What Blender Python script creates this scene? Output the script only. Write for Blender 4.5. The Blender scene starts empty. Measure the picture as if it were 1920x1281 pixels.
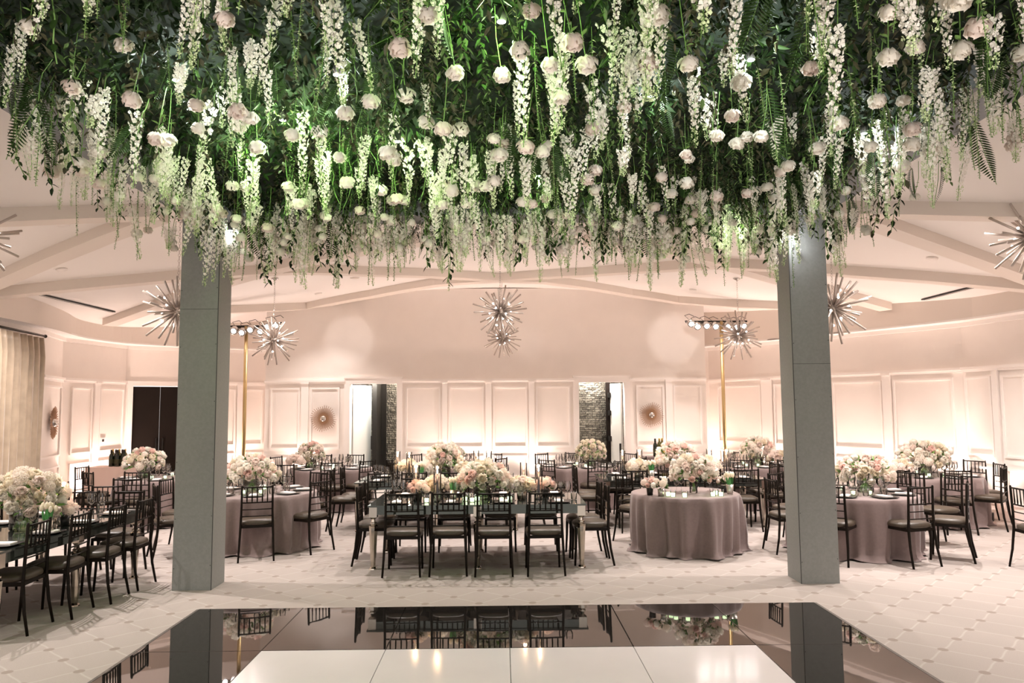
import bpy, math, random
import numpy as np
from mathutils import Vector, Matrix
R_=random.Random(7)
C=bpy.context.scene.collection
PI=math.pi
# ------------------------------------------------------------------ camera
W,H=1920,1281
FP,YAW,PIT,ROL,CX,CZ=1408.68,.0138,.0845,-.0074,-.0477,1.8663
def axes():
    cy,sy=math.cos(YAW),math.sin(YAW);cp,sp=math.cos(PIT),math.sin(PIT);cr,sr=math.cos(ROL),math.sin(ROL)
    f=Vector((sy*cp,cy*cp,sp)); r=Vector((cy,-sy,0)); u=r.cross(f)
    return cr*r+sr*u, -sr*r+cr*u, f
AR,AU,AF=axes()
O=Vector((CX,0,CZ))
def ray(px,py): return AF+(px-W/2)/FP*AR-(py-H/2)/FP*AU
def onz(px,py,z=0.0):
    d=ray(px,py); return O+d*((z-CZ)/d.z)
def ony(px,py,Y):
    d=ray(px,py); return O+d*(Y/d.y)
def vz(x):
    u=abs(x+.1); return 4.42-.018*u*u if u<5 else 3.97-.158*(u-5)
vz0=lambda x: 4.42-.019*(x+.1)**2          # shallow barrel vault of the ceiling
def onvault(px,py,dz=0):
    d=ray(px,py); lo,hi=3.0,40.0
    for _ in range(50):
        m=(lo+hi)/2; p=O+d*m
        if p.z<vz(p.x)+dz: lo=m
        else: hi=m
    return O+d*lo
cd=bpy.data.cameras.new('camera'); cam=bpy.data.objects.new('camera',cd); C.objects.link(cam)
cd.sensor_width=36; cd.lens=FP/W*36; cd.clip_end=200
cam.matrix_world=Matrix(((AR.x,AU.x,-AF.x,O.x),(AR.y,AU.y,-AF.y,O.y),(AR.z,AU.z,-AF.z,O.z),(0,0,0,1)))
bpy.context.scene.camera=cam
# ------------------------------------------------------------------ materials
def lin(c):
    return tuple(((x/255)/12.92 if x/255<=.04045 else ((x/255+.055)/1.055)**2.4) for x in c)
def mat(name,col,rough=.6,metal=0,spec=.5,emit=None,es=0,trans=0,ior=1.45,noise=None,bump=None,sheen=0,sub=0,coat=0):
    m=bpy.data.materials.new(name); m.use_nodes=True; nt=m.node_tree; b=nt.nodes['Principled BSDF']
    c=(*col,1)
    b.inputs['Base Color'].default_value=c; b.inputs['Roughness'].default_value=rough; b.inputs['Metallic'].default_value=metal
    b.inputs['Specular IOR Level'].default_value=spec; b.inputs['IOR'].default_value=ior
    b.inputs['Transmission Weight'].default_value=trans; b.inputs['Coat Weight'].default_value=coat
    if sheen: b.inputs['Sheen Weight'].default_value=sheen; b.inputs['Sheen Roughness'].default_value=.4
    if emit: b.inputs['Emission Color'].default_value=(*emit,1); b.inputs['Emission Strength'].default_value=es
    tc=None
    if noise or bump:
        tc=nt.nodes.new('ShaderNodeTexCoord')
    if noise:
        sc,amt=noise
        n=nt.nodes.new('ShaderNodeTexNoise'); n.inputs['Scale'].default_value=sc; n.inputs['Detail'].default_value=4
        nt.links.new(tc.outputs['Object'],n.inputs['Vector'])
        r=nt.nodes.new('ShaderNodeValToRGB'); r.color_ramp.elements[0].position=.3; r.color_ramp.elements[1].position=.7
        r.color_ramp.elements[0].color=(*[x*(1-amt) for x in col],1); r.color_ramp.elements[1].color=(*[min(1,x*(1+amt)) for x in col],1)
        nt.links.new(n.outputs['Fac'],r.inputs['Fac']); nt.links.new(r.outputs['Color'],b.inputs['Base Color'])
    if bump:
        sc,st=bump
        n=nt.nodes.new('ShaderNodeTexNoise'); n.inputs['Scale'].default_value=sc; n.inputs['Detail'].default_value=3
        nt.links.new(tc.outputs['Object'],n.inputs['Vector'])
        bp=nt.nodes.new('ShaderNodeBump'); bp.inputs['Strength'].default_value=st; bp.inputs['Distance'].default_value=.01
        nt.links.new(n.outputs['Fac'],bp.inputs['Height']); nt.links.new(bp.outputs['Normal'],b.inputs['Normal'])
    return m
def glassmat(name,tint=(1,1,1),fres=1.45,base=.04):
    m=bpy.data.materials.new(name); m.use_nodes=True; nt=m.node_tree; nt.nodes.clear()
    o=nt.nodes.new('ShaderNodeOutputMaterial'); mx=nt.nodes.new('ShaderNodeMixShader'); t=nt.nodes.new('ShaderNodeBsdfTransparent'); g=nt.nodes.new('ShaderNodeBsdfGlossy')
    lw=nt.nodes.new('ShaderNodeFresnel'); lw.inputs['IOR'].default_value=fres
    ad=nt.nodes.new('ShaderNodeMath'); ad.operation='ADD'; ad.use_clamp=True; ad.inputs[1].default_value=base
    t.inputs['Color'].default_value=(*tint,1); g.inputs['Roughness'].default_value=.03
    nt.links.new(lw.outputs[0],ad.inputs[0]); nt.links.new(ad.outputs[0],mx.inputs[0]); nt.links.new(t.outputs[0],mx.inputs[1]); nt.links.new(g.outputs[0],mx.inputs[2]); nt.links.new(mx.outputs[0],o.inputs[0])
    return m
M={}
M['wall']=mat('wall_paint',(.86,.79,.735),.75,noise=(3,.015))
M['trim']=mat('trim_paint',(.88,.82,.775),.45)
M['ceil']=mat('ceiling_paint',(.86,.81,.77),.8)
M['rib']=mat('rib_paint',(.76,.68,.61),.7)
M['col']=mat('grey_painted_plywood',(.235,.238,.228),.6,noise=(40,.06),bump=(60,.12))
M['frame']=mat('grey_painted_beam',(.26,.26,.27),.6,noise=(20,.06))
M['seam']=mat('dark_seam',(.05,.05,.05),.8)
M['chair']=mat('black_lacquer',(.008,.005,.003),.42,spec=.15)
M['seat']=mat('taupe_vinyl',(.058,.043,.029),.42,noise=(30,.12))
M['blackfloor']=mat('black_gloss_floor',(.012,.010,.009),.02,spec=.7,ior=1.72,bump=(2.5,.03))
M['whitefloor']=mat('white_gloss_floor',(.66,.62,.64),.12,spec=.5,noise=(2,.03))
M['edging']=mat('black_edging',(.02,.018,.016),.12)
M['mirror']=mat('antique_mirror',(.52,.47,.40),.10,metal=1)
M['chrome']=mat('chrome',(.62,.58,.55),.18,metal=1)
M['rods']=mat('satin_nickel_rods',(.50,.43,.38),.36,metal=.55)
M['smoke']=mat('smoked_mirror_top',(.10,.11,.10),.04,metal=.75,spec=.8)
M['cloth']=mat('mauve_velvet',(.19,.138,.129),.7,sheen=.3,noise=(40,.06))
M['cloth2']=mat('pale_pink_cloth',(.80,.60,.52),.8)
M['gold']=mat('gold_pipe',(.62,.45,.22),.35,metal=.8)
M['brass']=mat('brass_rods',(.42,.25,.15),.4,metal=.6)
M['plate']=mat('black_ceramic',(.012,.010,.010),.3)
M['card']=mat('white_card',(.85,.80,.76),.7)
M['glass']=glassmat('clear_glass',(.97,.96,.95),1.45,.06)
M['vase']=glassmat('vase_glass',(.80,.90,.78),1.4,.10)
M['candle']=mat('black_wax',(.02,.016,.02),.4)
M['votive']=mat('frosted_green_votive',(.6,.75,.55),.4,emit=(.75,1,.55),es=1.1)
M['flame']=mat('candle_flame',(1,.8,.5),.5,emit=(1,.75,.5),es=12)
M['bulb']=mat('lamp_bulb',(1,.95,.9),.5,emit=(1,.90,.85),es=9)
M['can']=mat('downlight_lens',(1,.95,.9),.5,emit=(1,.92,.9),es=9)
M['led']=mat('led_lens',(.9,.95,1),.5,emit=(.8,.92,1),es=30)
M['par']=mat('par_lens',(1,.9,.85),.5,emit=(1,.85,.8),es=16)
M['darkmetal']=mat('dark_metal',(.03,.028,.026),.4,metal=.6)
M['black']=mat('black_paint',(.010,.008,.006),.5)
M['rod']=mat('curtain_rod_metal',(.03,.025,.02),.35,metal=.7)
M['bottle']=mat('dark_green_bottle',(.012,.018,.008),.08,spec=.7)
M['bottle2']=mat('olive_bottle',(.10,.09,.02),.1,spec=.7)
M['foil']=mat('gold_foil',(.6,.45,.15),.3,metal=.8)
M['white']=mat('white_plastic',(.82,.80,.78),.4)
M['curtain']=mat('champagne_damask',(.42,.33,.24),.38,spec=.6,sheen=.4,noise=(5,.12))
M['petalW']=mat('white_petal',(.90,.85,.77),.6,noise=(14,.04))
M['petalR']=mat('palest_blush_petal',(.86,.76,.69),.6)
M['petalI']=mat('ivory_petal',(.88,.80,.66),.6)
M['petalB']=mat('blush_petal',(.88,.77,.70),.6)
M['petalP']=mat('pink_petal',(.87,.66,.59),.6)
M['petalH']=mat('hydrangea_floret',(.86,.77,.68),.65)
def petalize(m):
    nt=m.node_tree; b=nt.nodes['Principled BSDF']; o=nt.nodes['Material Output']; t=nt.nodes.new('ShaderNodeBsdfTranslucent'); mx=nt.nodes.new('ShaderNodeMixShader'); mx.inputs[0].default_value=.38
    c=b.inputs['Base Color']
    if c.is_linked: nt.links.new(c.links[0].from_socket,t.inputs[0])
    else: t.inputs[0].default_value=c.default_value
    nt.links.new(b.outputs[0],mx.inputs[1]); nt.links.new(t.outputs[0],mx.inputs[2]); nt.links.new(mx.outputs[0],o.inputs[0])
for k_ in ('petalW','petalI','petalB','petalP','petalH','petalR'): petalize(M[k_])
M['bud']=mat('pale_green_bud',(.52,.60,.33),.6)
M['stem']=mat('green_stem',(.14,.26,.06),.6)
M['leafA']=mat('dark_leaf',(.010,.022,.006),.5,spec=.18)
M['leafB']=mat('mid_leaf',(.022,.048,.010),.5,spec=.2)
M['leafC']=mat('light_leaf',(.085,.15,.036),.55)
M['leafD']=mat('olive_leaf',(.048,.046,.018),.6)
M['tulipleaf']=mat('tulip_leaf',(.10,.33,.10),.5)
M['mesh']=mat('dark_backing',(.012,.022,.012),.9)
M['silver']=mat('silver_cup',(.6,.57,.53),.28,metal=.95)
M['doorwhite']=mat('white_door_paint',(.80,.80,.76),.5)
M['darkwood']=mat('dark_door',(.010,.006,.004),.6,spec=.2)
def mosaic():
    m=bpy.data.materials.new('metallic_mosaic'); m.use_nodes=True; nt=m.node_tree; b=nt.nodes['Principled BSDF']
    tc=nt.nodes.new('ShaderNodeTexCoord'); mp=nt.nodes.new('ShaderNodeMapping'); mp.inputs['Rotation'].default_value=(PI/2,0,0)
    br=nt.nodes.new('ShaderNodeTexBrick'); br.inputs['Scale'].default_value=1; br.inputs['Brick Width'].default_value=.16; br.inputs['Row Height'].default_value=.05; br.offset=.37; br.squash=.6; br.squash_frequency=3; br.inputs['Mortar Size'].default_value=.004
    br.inputs['Color1'].default_value=(.42,.40,.34,1); br.inputs['Color2'].default_value=(.16,.15,.125,1); br.inputs['Mortar'].default_value=(.02,.02,.02,1)
    nt.links.new(tc.outputs['Object'],mp.inputs[0]); nt.links.new(mp.outputs[0],br.inputs[0]); nt.links.new(br.outputs[0],b.inputs['Base Color'])
    n=nt.nodes.new('ShaderNodeTexNoise'); n.inputs['Scale'].default_value=22; nt.links.new(tc.outputs['Object'],n.inputs[0])
    bp=nt.nodes.new('ShaderNodeBump'); bp.inputs['Strength'].default_value=.8; bp.inputs['Distance'].default_value=.02
    nt.links.new(n.outputs[0],bp.inputs['Height']); nt.links.new(bp.outputs[0],b.inputs['Normal'])
    b.inputs['Metallic'].default_value=.85; b.inputs['Roughness'].default_value=.25
    return m
M['mosaic']=mosaic()
def carpet():
    m=bpy.data.materials.new('lattice_carpet'); m.use_nodes=True; nt=m.node_tree; b=nt.nodes['Principled BSDF']
    L=nt.links.new
    def mth(op,a,bb=None,c=None):
        n=nt.nodes.new('ShaderNodeMath'); n.operation=op
        for i,x in enumerate((a,bb,c)):
            if x is None: continue
            if isinstance(x,(int,float)): n.inputs[i].default_value=x
            else: L(x,n.inputs[i])
        return n.outputs[0]
    tc=nt.nodes.new('ShaderNodeTexCoord'); sp=nt.nodes.new('ShaderNodeSeparateXYZ'); L(tc.outputs['Object'],sp.inputs[0])
    wob=nt.nodes.new('ShaderNodeTexNoise'); wob.inputs['Scale'].default_value=9; L(tc.outputs['Object'],wob.inputs[0])
    px,py=.2538,.2465
    a=mth('MULTIPLY',mth('SUBTRACT',sp.outputs[0],-3.07),.5/px); c=mth('MULTIPLY',mth('SUBTRACT',sp.outputs[1],7.54),.5/py)
    u=mth('ADD',a,c); v=mth('SUBTRACT',a,c)
    # ogee curve of the lattice lines
    def dist(x): # distance to nearest integer
        return mth('ABSOLUTE',mth('SUBTRACT',mth('FRACT',mth('ADD',x,.5)),.5))
    cu=mth('MULTIPLY',mth('SINE',mth('MULTIPLY',v,2*PI)),.018); cv=mth('MULTIPLY',mth('SINE',mth('MULTIPLY',u,2*PI)),.018)
    w=mth('MULTIPLY',mth('SUBTRACT',wob.outputs[0],.5),.02)
    du=dist(mth('ADD',mth('ADD',u,cu),w)); dv=dist(mth('ADD',mth('SUBTRACT',v,cv),w))
    line=mth('MINIMUM',du,dv)
    lm=mth('SUBTRACT',1,mth('SMOOTH_MIN',mth('MULTIPLY',line,28),1,.2)); lm=mth('MAXIMUM',lm,0)
    # dot: elliptic radius in metres
    su=mth('SUBTRACT',mth('FRACT',mth('ADD',u,.5)),.5); sv=mth('SUBTRACT',mth('FRACT',mth('ADD',v,.5)),.5)
    dx=mth('MULTIPLY',mth('ADD',su,sv),px); dy=mth('MULTIPLY',mth('SUBTRACT',su,sv),py)
    r=mth('SQRT',mth('ADD',mth('MULTIPLY',dx,dx),mth('MULTIPLY',dy,dy)))
    dm=mth('SUBTRACT',1,mth('MULTIPLY',mth('SUBTRACT',r,.034),120)); dm=mth('MINIMUM',mth('MAXIMUM',dm,0),1)
    nz=nt.nodes.new('ShaderNodeTexNoise'); nz.inputs['Scale'].default_value=130; nz.inputs['Detail'].default_value=5; L(tc.outputs['Object'],nz.inputs[0])
    n2=nt.nodes.new('ShaderNodeTexNoise'); n2.inputs['Scale'].default_value=3; L(tc.outputs['Object'],n2.inputs[0])
    base=(.355,.31,.283); light=(.42,.375,.345); dot=(.27,.225,.198)
    def mix(f,c1,c2):
        n=nt.nodes.new('ShaderNodeMix'); n.data_type='RGBA'; L(f,n.inputs[0])
        for i,x in ((6,c1),(7,c2)):
            if isinstance(x,tuple): n.inputs[i].default_value=(*x,1)
            else: L(x,n.inputs[i])
        return n.outputs[2]
    c0=mix(nz.outputs[0],tuple(x*.9 for x in base),tuple(x*1.1 for x in base))
    c1=mix(lm,c0,light); c2=mix(dm,c1,dot)
    L(c2,b.inputs['Base Color']); b.inputs['Roughness'].default_value=.95; b.inputs['Specular IOR Level'].default_value=.1
    bp=nt.nodes.new('ShaderNodeBump'); bp.inputs['Strength'].default_value=.3; bp.inputs['Distance'].default_value=.004; L(nz.outputs[0],bp.inputs['Height']); L(bp.outputs[0],b.inputs['Normal'])
    return m
M['carpet']=carpet()
# ------------------------------------------------------------------ mesh builder
class MB:
    def __init__(s): s.v=[];s.f=[];s.m=[];s.mi=0;s.sm=[];s.smooth=False
    def face(s,idx): s.f.append(idx); s.m.append(s.mi); s.sm.append(s.smooth)
    def pts(s,ps):
        n=len(s.v); s.v.extend([tuple(p) for p in ps]); return n
    def poly(s,ps): n=s.pts(ps); s.face(list(range(n,n+len(ps))))
    def box(s,x0,y0,z0,x1,y1,z1):
        n=s.pts([(x0,y0,z0),(x1,y0,z0),(x1,y1,z0),(x0,y1,z0),(x0,y0,z1),(x1,y0,z1),(x1,y1,z1),(x0,y1,z1)])
        for q in ((0,3,2,1),(4,5,6,7),(0,1,5,4),(1,2,6,5),(2,3,7,6),(3,0,4,7)): s.face([n+i for i in q])
        return s
    def prism(s,base,top):   # two rings of points
        k=len(base); n=s.pts(base); m=s.pts(top)
        s.face([n+i for i in reversed(range(k))]); s.face([m+i for i in range(k)])
        for i in range(k): j=(i+1)%k; s.face([n+i,n+j,m+j,m+i])
        return s
    def bar(s,a,b,w,h,up=(0,0,1)):
        a=Vector(a);b=Vector(b);d=(b-a).normalized();r=d.cross(Vector(up))
        if r.length<1e-4: r=d.cross(Vector((0,1,0)))
        r.normalize();u=r.cross(d)
        f=lambda p:[p-r*w/2-u*h/2,p+r*w/2-u*h/2,p+r*w/2+u*h/2,p-r*w/2+u*h/2]
        return s.prism(f(a),f(b))
    def tube(s,path,rad,n=6,cap=True):
        sm=s.smooth; s.smooth=True
        path=[Vector(p) for p in path]
        if not isinstance(rad,(list,tuple)): rad=[rad]*len(path)
        ref=Vector((0,0,1)); d0=(path[-1]-path[0]).normalized()
        if abs(d0.z)>.9: ref=Vector((1,0,0))
        rings=[]
        for i,p in enumerate(path):
            d=(path[min(i+1,len(path)-1)]-path[max(i-1,0)]).normalized()
            r=d.cross(ref).normalized(); u=r.cross(d)
            rings.append(s.pts([p+(r*math.cos(2*PI*k/n)+u*math.sin(2*PI*k/n))*rad[i] for k in range(n)]))
        for a,b in zip(rings,rings[1:]):
            for k in range(n): j=(k+1)%n; s.face([a+k,a+j,b+j,b+k])
        if cap: s.face([rings[0]+k for k in reversed(range(n))]); s.face([rings[-1]+k for k in range(n)])
        s.smooth=sm; return s
    def lathe(s,prof,c=(0,0,0),n=12,fn=None,caps=True):
        sm=s.smooth; s.smooth=True; rings=[]
        for (r,z) in prof:
            rings.append(s.pts([(c[0]+r*math.cos(2*PI*k/n),c[1]+r*math.sin(2*PI*k/n),c[2]+z) for k in range(n)]))
        for a,b in zip(rings,rings[1:]):
            for k in range(n): j=(k+1)%n; s.face([a+k,a+j,b+j,b+k])
        if caps:
            if prof[0][0]>1e-3: s.face([rings[0]+k for k in reversed(range(n))])
            if prof[-1][0]>1e-3: s.face([rings[-1]+k for k in range(n)])
        s.smooth=sm; return s
    def ball(s,c,r,n=8,m=5,sz=1):
        return s.lathe([(max(1e-4,r*math.sin(PI*i/m)),-r*sz*math.cos(PI*i/m)) for i in range(m+1)],c,n,caps=False)
    def build(s,name,mats,parent=None,loc=None):
        me=bpy.data.meshes.new(name); me.from_pydata(s.v,[],s.f)
        if not isinstance(mats,(list,tuple)): mats=[mats]
        for m in mats: me.materials.append(M[m] if isinstance(m,str) else m)
        me.polygons.foreach_set('material_index',s.m); me.polygons.foreach_set('use_smooth',s.sm)
        me.update(); o=bpy.data.objects.new(name,me); C.objects.link(o)
        if parent: o.parent=parent
        if loc: o.location=loc
        return o
def tag(o,label=None,cat=None,group=None,kind=None):
    if label: o['label']=label
    if cat: o['category']=cat
    if group: o['group']=group
    if kind: o['kind']=kind
    return o
def empty(name,loc=(0,0,0),rz=0):
    o=bpy.data.objects.new(name,None); o.empty_display_size=.1; C.objects.link(o); o.location=loc; o.rotation_euler=(0,0,rz); return o
def dup(o,parent=None):
    c=o.copy(); C.objects.link(c)
    c.parent=parent
    for ch in o.children: dup(ch,c)
    return c
class Proto:       # first use moves the prototype itself, later uses copy it
    def __init__(s,o): s.o=o; s.used=False
    def place(s,loc,rot=(0,0,0),scale=None,label=None,cat=None,group=None):
        o=s.o if not s.used else dup(s.o)
        s.used=True
        o.location=loc; o.rotation_euler=rot
        if scale: o.scale=(scale,)*3 if isinstance(scale,(int,float)) else scale
        if label: o['label']=label
        if cat: o['category']=cat
        if group: o['group']=group
        return o
def struct(o): o['kind']='structure'; return o
# ------------------------------------------------------------------ room plan
YB=16.2; XL,XR=-5.12,4.36
Lp=[(-4.9,18.35),(-5.7,18.0),(-8.1,16.2),(-8.35,14.3),(-7.9,12.9),(-7.55,10.4),(-7.9,7.5),(-7.9,-4.0)]
Rp=[(4.2,18.35),(4.9,17.9),(7.75,12.6),(7.98,11.3),(8.15,8.0),(8.15,-4.0)]
floor=MB(); floor.box(-9,-4,-.1,9.5,20.4,0); struct(floor.build('floor','carpet'))
cb=MB(); NX=60; cb.smooth=True
xs=[-9.2+18.6*i/NX for i in range(NX+1)]
lo_=[[cb.pts([(x,y,vz(x))]) for x in xs] for y in (-4,7,18.6)]; hi_=[[cb.pts([(x,y,vz(x)+.15)]) for x in xs] for y in (-4,7,18.6)]
for g in (lo_,hi_):
    for r0,r1 in zip(g,g[1:]):
        for k in range(NX): cb.face([r0[k],r1[k],r1[k+1],r0[k+1]])
struct(cb.build('ceiling','ceil'))
ZT=3.2; ZR=2.41; ZL=.98
trimN=[0]
def trim(mb,m='trim'):
    trimN[0]+=1; return struct(mb.build('trim_%d'%trimN[0],m))
def frame2(P,Q):
    P=Vector((*P,0));Q=Vector((*Q,0)); d=(Q-P); L=d.length; d.normalize(); n=Vector((-d.y,d.x,0))
    mid=(P+Q)/2
    if n.dot(Vector((0,6,0))-mid)<0: n=-n
    return P,Q,d,n,L
def s_at(px,P,d,n):
    r=ray(px,760); t=(P-O).dot(n)/r.dot(n); return (O+r*t-P).dot(d)
def wb(mb,P,d,n,s0,s1,z0,z1,o0,o1):
    base=[P+d*s0+n*o0,P+d*s1+n*o0,P+d*s1+n*o1,P+d*s0+n*o1]
    mb.prism([p+Vector((0,0,z0)) for p in base],[p+Vector((0,0,z1)) for p in base])
def panelset(P,Q,panels,zr=ZR,zl=ZL,rail=True,holes=(),uni=False):
    """wainscot: rail, capped stiles between the panels, raised frames"""
    P,Q,d,n,L=frame2(P,Q); mb=MB()
    ps=[]
    for a,b in panels:
        sa,sb=s_at(a,P,d,n),s_at(b,P,d,n); ps.append((max(.04,min(sa,sb)),min(L-.04,max(sa,sb))))
    ps.sort(); hs=sorted((min(s_at(a,P,d,n),s_at(b,P,d,n)),max(s_at(a,P,d,n),s_at(b,P,d,n))) for a,b in holes)
    segs=[];c=0
    for a,b in hs: segs.append((c,a-.10)); c=b+.10
    segs.append((c,L))
    for a,b in segs:
        if b-a<.02: continue
        wb(mb,P,d,n,a,b,zr-.01,zr+.035,0,.07); wb(mb,P,d,n,a,b,zr-.05,zr-.01,0,.035)
        wb(mb,P,d,n,a,b,0,.15,0,.03)
    for a,b in ps:
        for z0,z1 in ((zl,zr-.13),(.24,zl-.17)):
            w=.035
            wb(mb,P,d,n,a,b,z1-w,z1,0,.028); wb(mb,P,d,n,a,b,z0,z0+w,0,.028)
            wb(mb,P,d,n,a,a+w,z0+w,z1-w,0,.028); wb(mb,P,d,n,b-w,b,z0+w,z1-w,0,.028)
    for (a,b),(c,e) in zip(ps,ps[1:]):
        if c-b>.5: continue
        g=.035
        wb(mb,P,d,n,b+g,c-g,.15,zr-.05,0,.045)
        wb(mb,P,d,n,b+g-.01,c-g+.01,zr-.05,zr-.01,0,.075)
    return trim(mb)
def wallseg(mb,P,Q,z0,z1,t=.15):
    P,Q,d,n,L=frame2(P,Q); wb(mb,P,d,n,0,L,z0,z1,-t,0)
# side walls
for nm,pl in (('wall_left',Lp),('wall_right',Rp)):
    mb=MB()
    segs=list(zip(pl,pl[1:]))
    for i,(a,b) in enumerate(segs):
        if nm=='wall_left' and i==1:
            P,Q,d,n,L=frame2(a,b); s0,s1=sorted((s_at(248,P,d,n),s_at(352,P,d,n))); zt=2.34
            wb(mb,P,d,n,0,s0,0,ZT,-.15,0); wb(mb,P,d,n,s1,L,0,ZT,-.15,0); wb(mb,P,d,n,s0,s1,zt,ZT,-.15,0)
            dl=(P.copy(),d.copy(),n.copy(),s0,s1,zt)
        else: wallseg(mb,a,b,0,ZT)
    struct(mb.build(nm,'wall'))
panelset(Lp[1],Lp[2],[(458,494),(395,441)],holes=[(248,352)])
panelset(Lp[2],Lp[3],[(186,231),(133,172)])
panelset(Lp[3],Lp[4],[(74,116)])
panelset(Rp[1],Rp[2],[(1347,1428),(1452,1543),(1563,1655),(1677,1790)])
panelset(Rp[2],Rp[3],[(1808,1862),(1880,1925)])
panelset(Rp[3],Rp[4],[(1940,2020),(2045,2140)])
# dark double door in the left wall
P,d,n,s0,s1,zt=dl
for k,(a,b) in enumerate(((s0+.02,(s0+s1)/2-.006),((s0+s1)/2+.006,s1-.02))):
    mb=MB(); wb(mb,P,d,n,a,b,.01,zt-.015,-.09,-.045); o=mb.build('door_%d'%(k+1),'darkwood'); struct(o)
    mb=MB(); xx=b-.07 if k==0 else a+.05
    wb(mb,P,d,n,xx,xx+.02,.95,1.2,-.045,-.01); mb.build('door_handle','darkmetal',o)
mb=MB()
wb(mb,P,d,n,s0-.1,s0,0,zt+.1,0,.04); wb(mb,P,d,n,s1,s1+.1,0,zt+.1,0,.04); wb(mb,P,d,n,s0,s1,zt,zt+.1,0,.04); trim(mb)
# back wall with two openings
mb=MB()
x1a,x1b=ony(656,800,YB).x,ony(744,800,YB).x; x2a,x2b=ony(1086,800,YB).x,ony(1172,800,YB).x; zt=2.345
for a,b,z0,z1 in ((XL,x1a,0,4.4),(x1b,x2a,0,4.4),(x2b,XR,0,4.4),(x1a,x1b,zt,4.4),(x2a,x2b,zt,4.4)):
    mb.prism([(a,YB,z0),(b,YB,z0),(b,YB+.2,z0),(a,YB+.2,z0)],[(a,YB,z1),(b,YB,z1),(b,YB+.2,z1),(a,YB+.2,z1)])
mb.box(XL,YB+.2,0,XL+.12,18.4,4.2); mb.box(XR-.12,YB+.2,0,XR,18.4,4.2)
struct(mb.build('wall_back','wall'))
panelset((XL,YB),(XR,YB),[(507,562),(582,637),(761,826),(842,907),(925,988),(1005,1069),(1193,1245),(1263,1316)],zr=2.40,zl=.96,holes=[(656,744),(1086,1172)])
for a,b in ((x1a,x1b),(x2a,x2b)):
    mb=MB(); w=.12
    mb.box(a-w,YB-.045,0,a,YB,zt+w); mb.box(b,YB-.045,0,b+w,YB,zt+w); mb.box(a,YB-.045,zt,b,YB,zt+w); mb.box(a-w-.01,YB-.07,zt+w,b+w+.01,YB,zt+w+.03); trim(mb)
# corridor behind the openings
mb=MB(); mb.box(-5.0,19.6,0,4.3,19.7,3.2); struct(mb.build('wall_corridor_back','mosaic'))
mb=MB(); mb.box(-5.0,16.4,3.0,4.24,19.7,3.1); struct(mb.build('ceiling_corridor','ceil'))
mb=MB(); mb.box(-2.95,16.9,0,-2.85,19.6,3.0); struct(mb.build('wall_corridor_left','black'))
mb=MB(); mb.box(1.25,17.25,0,2.45,17.32,2.99); struct(mb.build('wall_corridor_front','mosaic'))
mb=MB(); mb.box(-2.9,17.6,0,-2.74,17.68,2.99); struct(mb.build('wall_corridor_pier','black'))
mb=MB(); mb.box(-2.74,17.64,0,-1.7,17.72,2.99); struct(mb.build('wall_corridor_right','mosaic'))
# open white leaf in left opening, hinged white leaf at right opening
mb=MB(); mb.prism([(x1a+.03,16.42,.01),(x1a+.30,17.12,.01),(x1a+.26,17.14,.01),(x1a-.01,16.44,.01)],[(x1a+.03,16.42,zt-.02),(x1a+.30,17.12,zt-.02),(x1a+.26,17.14,zt-.02),(x1a-.01,16.44,zt-.02)]); d3=struct(mb.build('door_3','doorwhite'))
mb=MB(); mb.box(x1a+.30,17.05,.9,x1a+.34,17.10,1.2); mb.build('door_handle','darkmetal',d3)
mb=MB(); mb.prism([(x2b-.21,16.9,.01),(x2b-.05,16.42,.01),(x2b-.01,16.43,.01),(x2b-.17,16.92,.01)],[(x2b-.21,16.9,zt-.02),(x2b-.05,16.42,zt-.02),(x2b-.01,16.43,zt-.02),(x2b-.17,16.92,zt-.02)]); d4=struct(mb.build('door_4','doorwhite'))
for z in (.35,1.05,1.62,2.02):
    mb=MB(); mb.box(x2b-.27,16.84,z,x2b-.2,16.93,z+.11); mb.build('hinge','darkmetal',d4)
mb=MB(); mb.box(x2b-.10,16.38,.82,x2b-.06,16.41,1.02); mb.build('door_handle','darkmetal',d4)
mb=MB(); mb.box(x2b-.30,16.93,0,x2b-.2,17.0,2.99); trim(mb,'darkwood')
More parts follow.
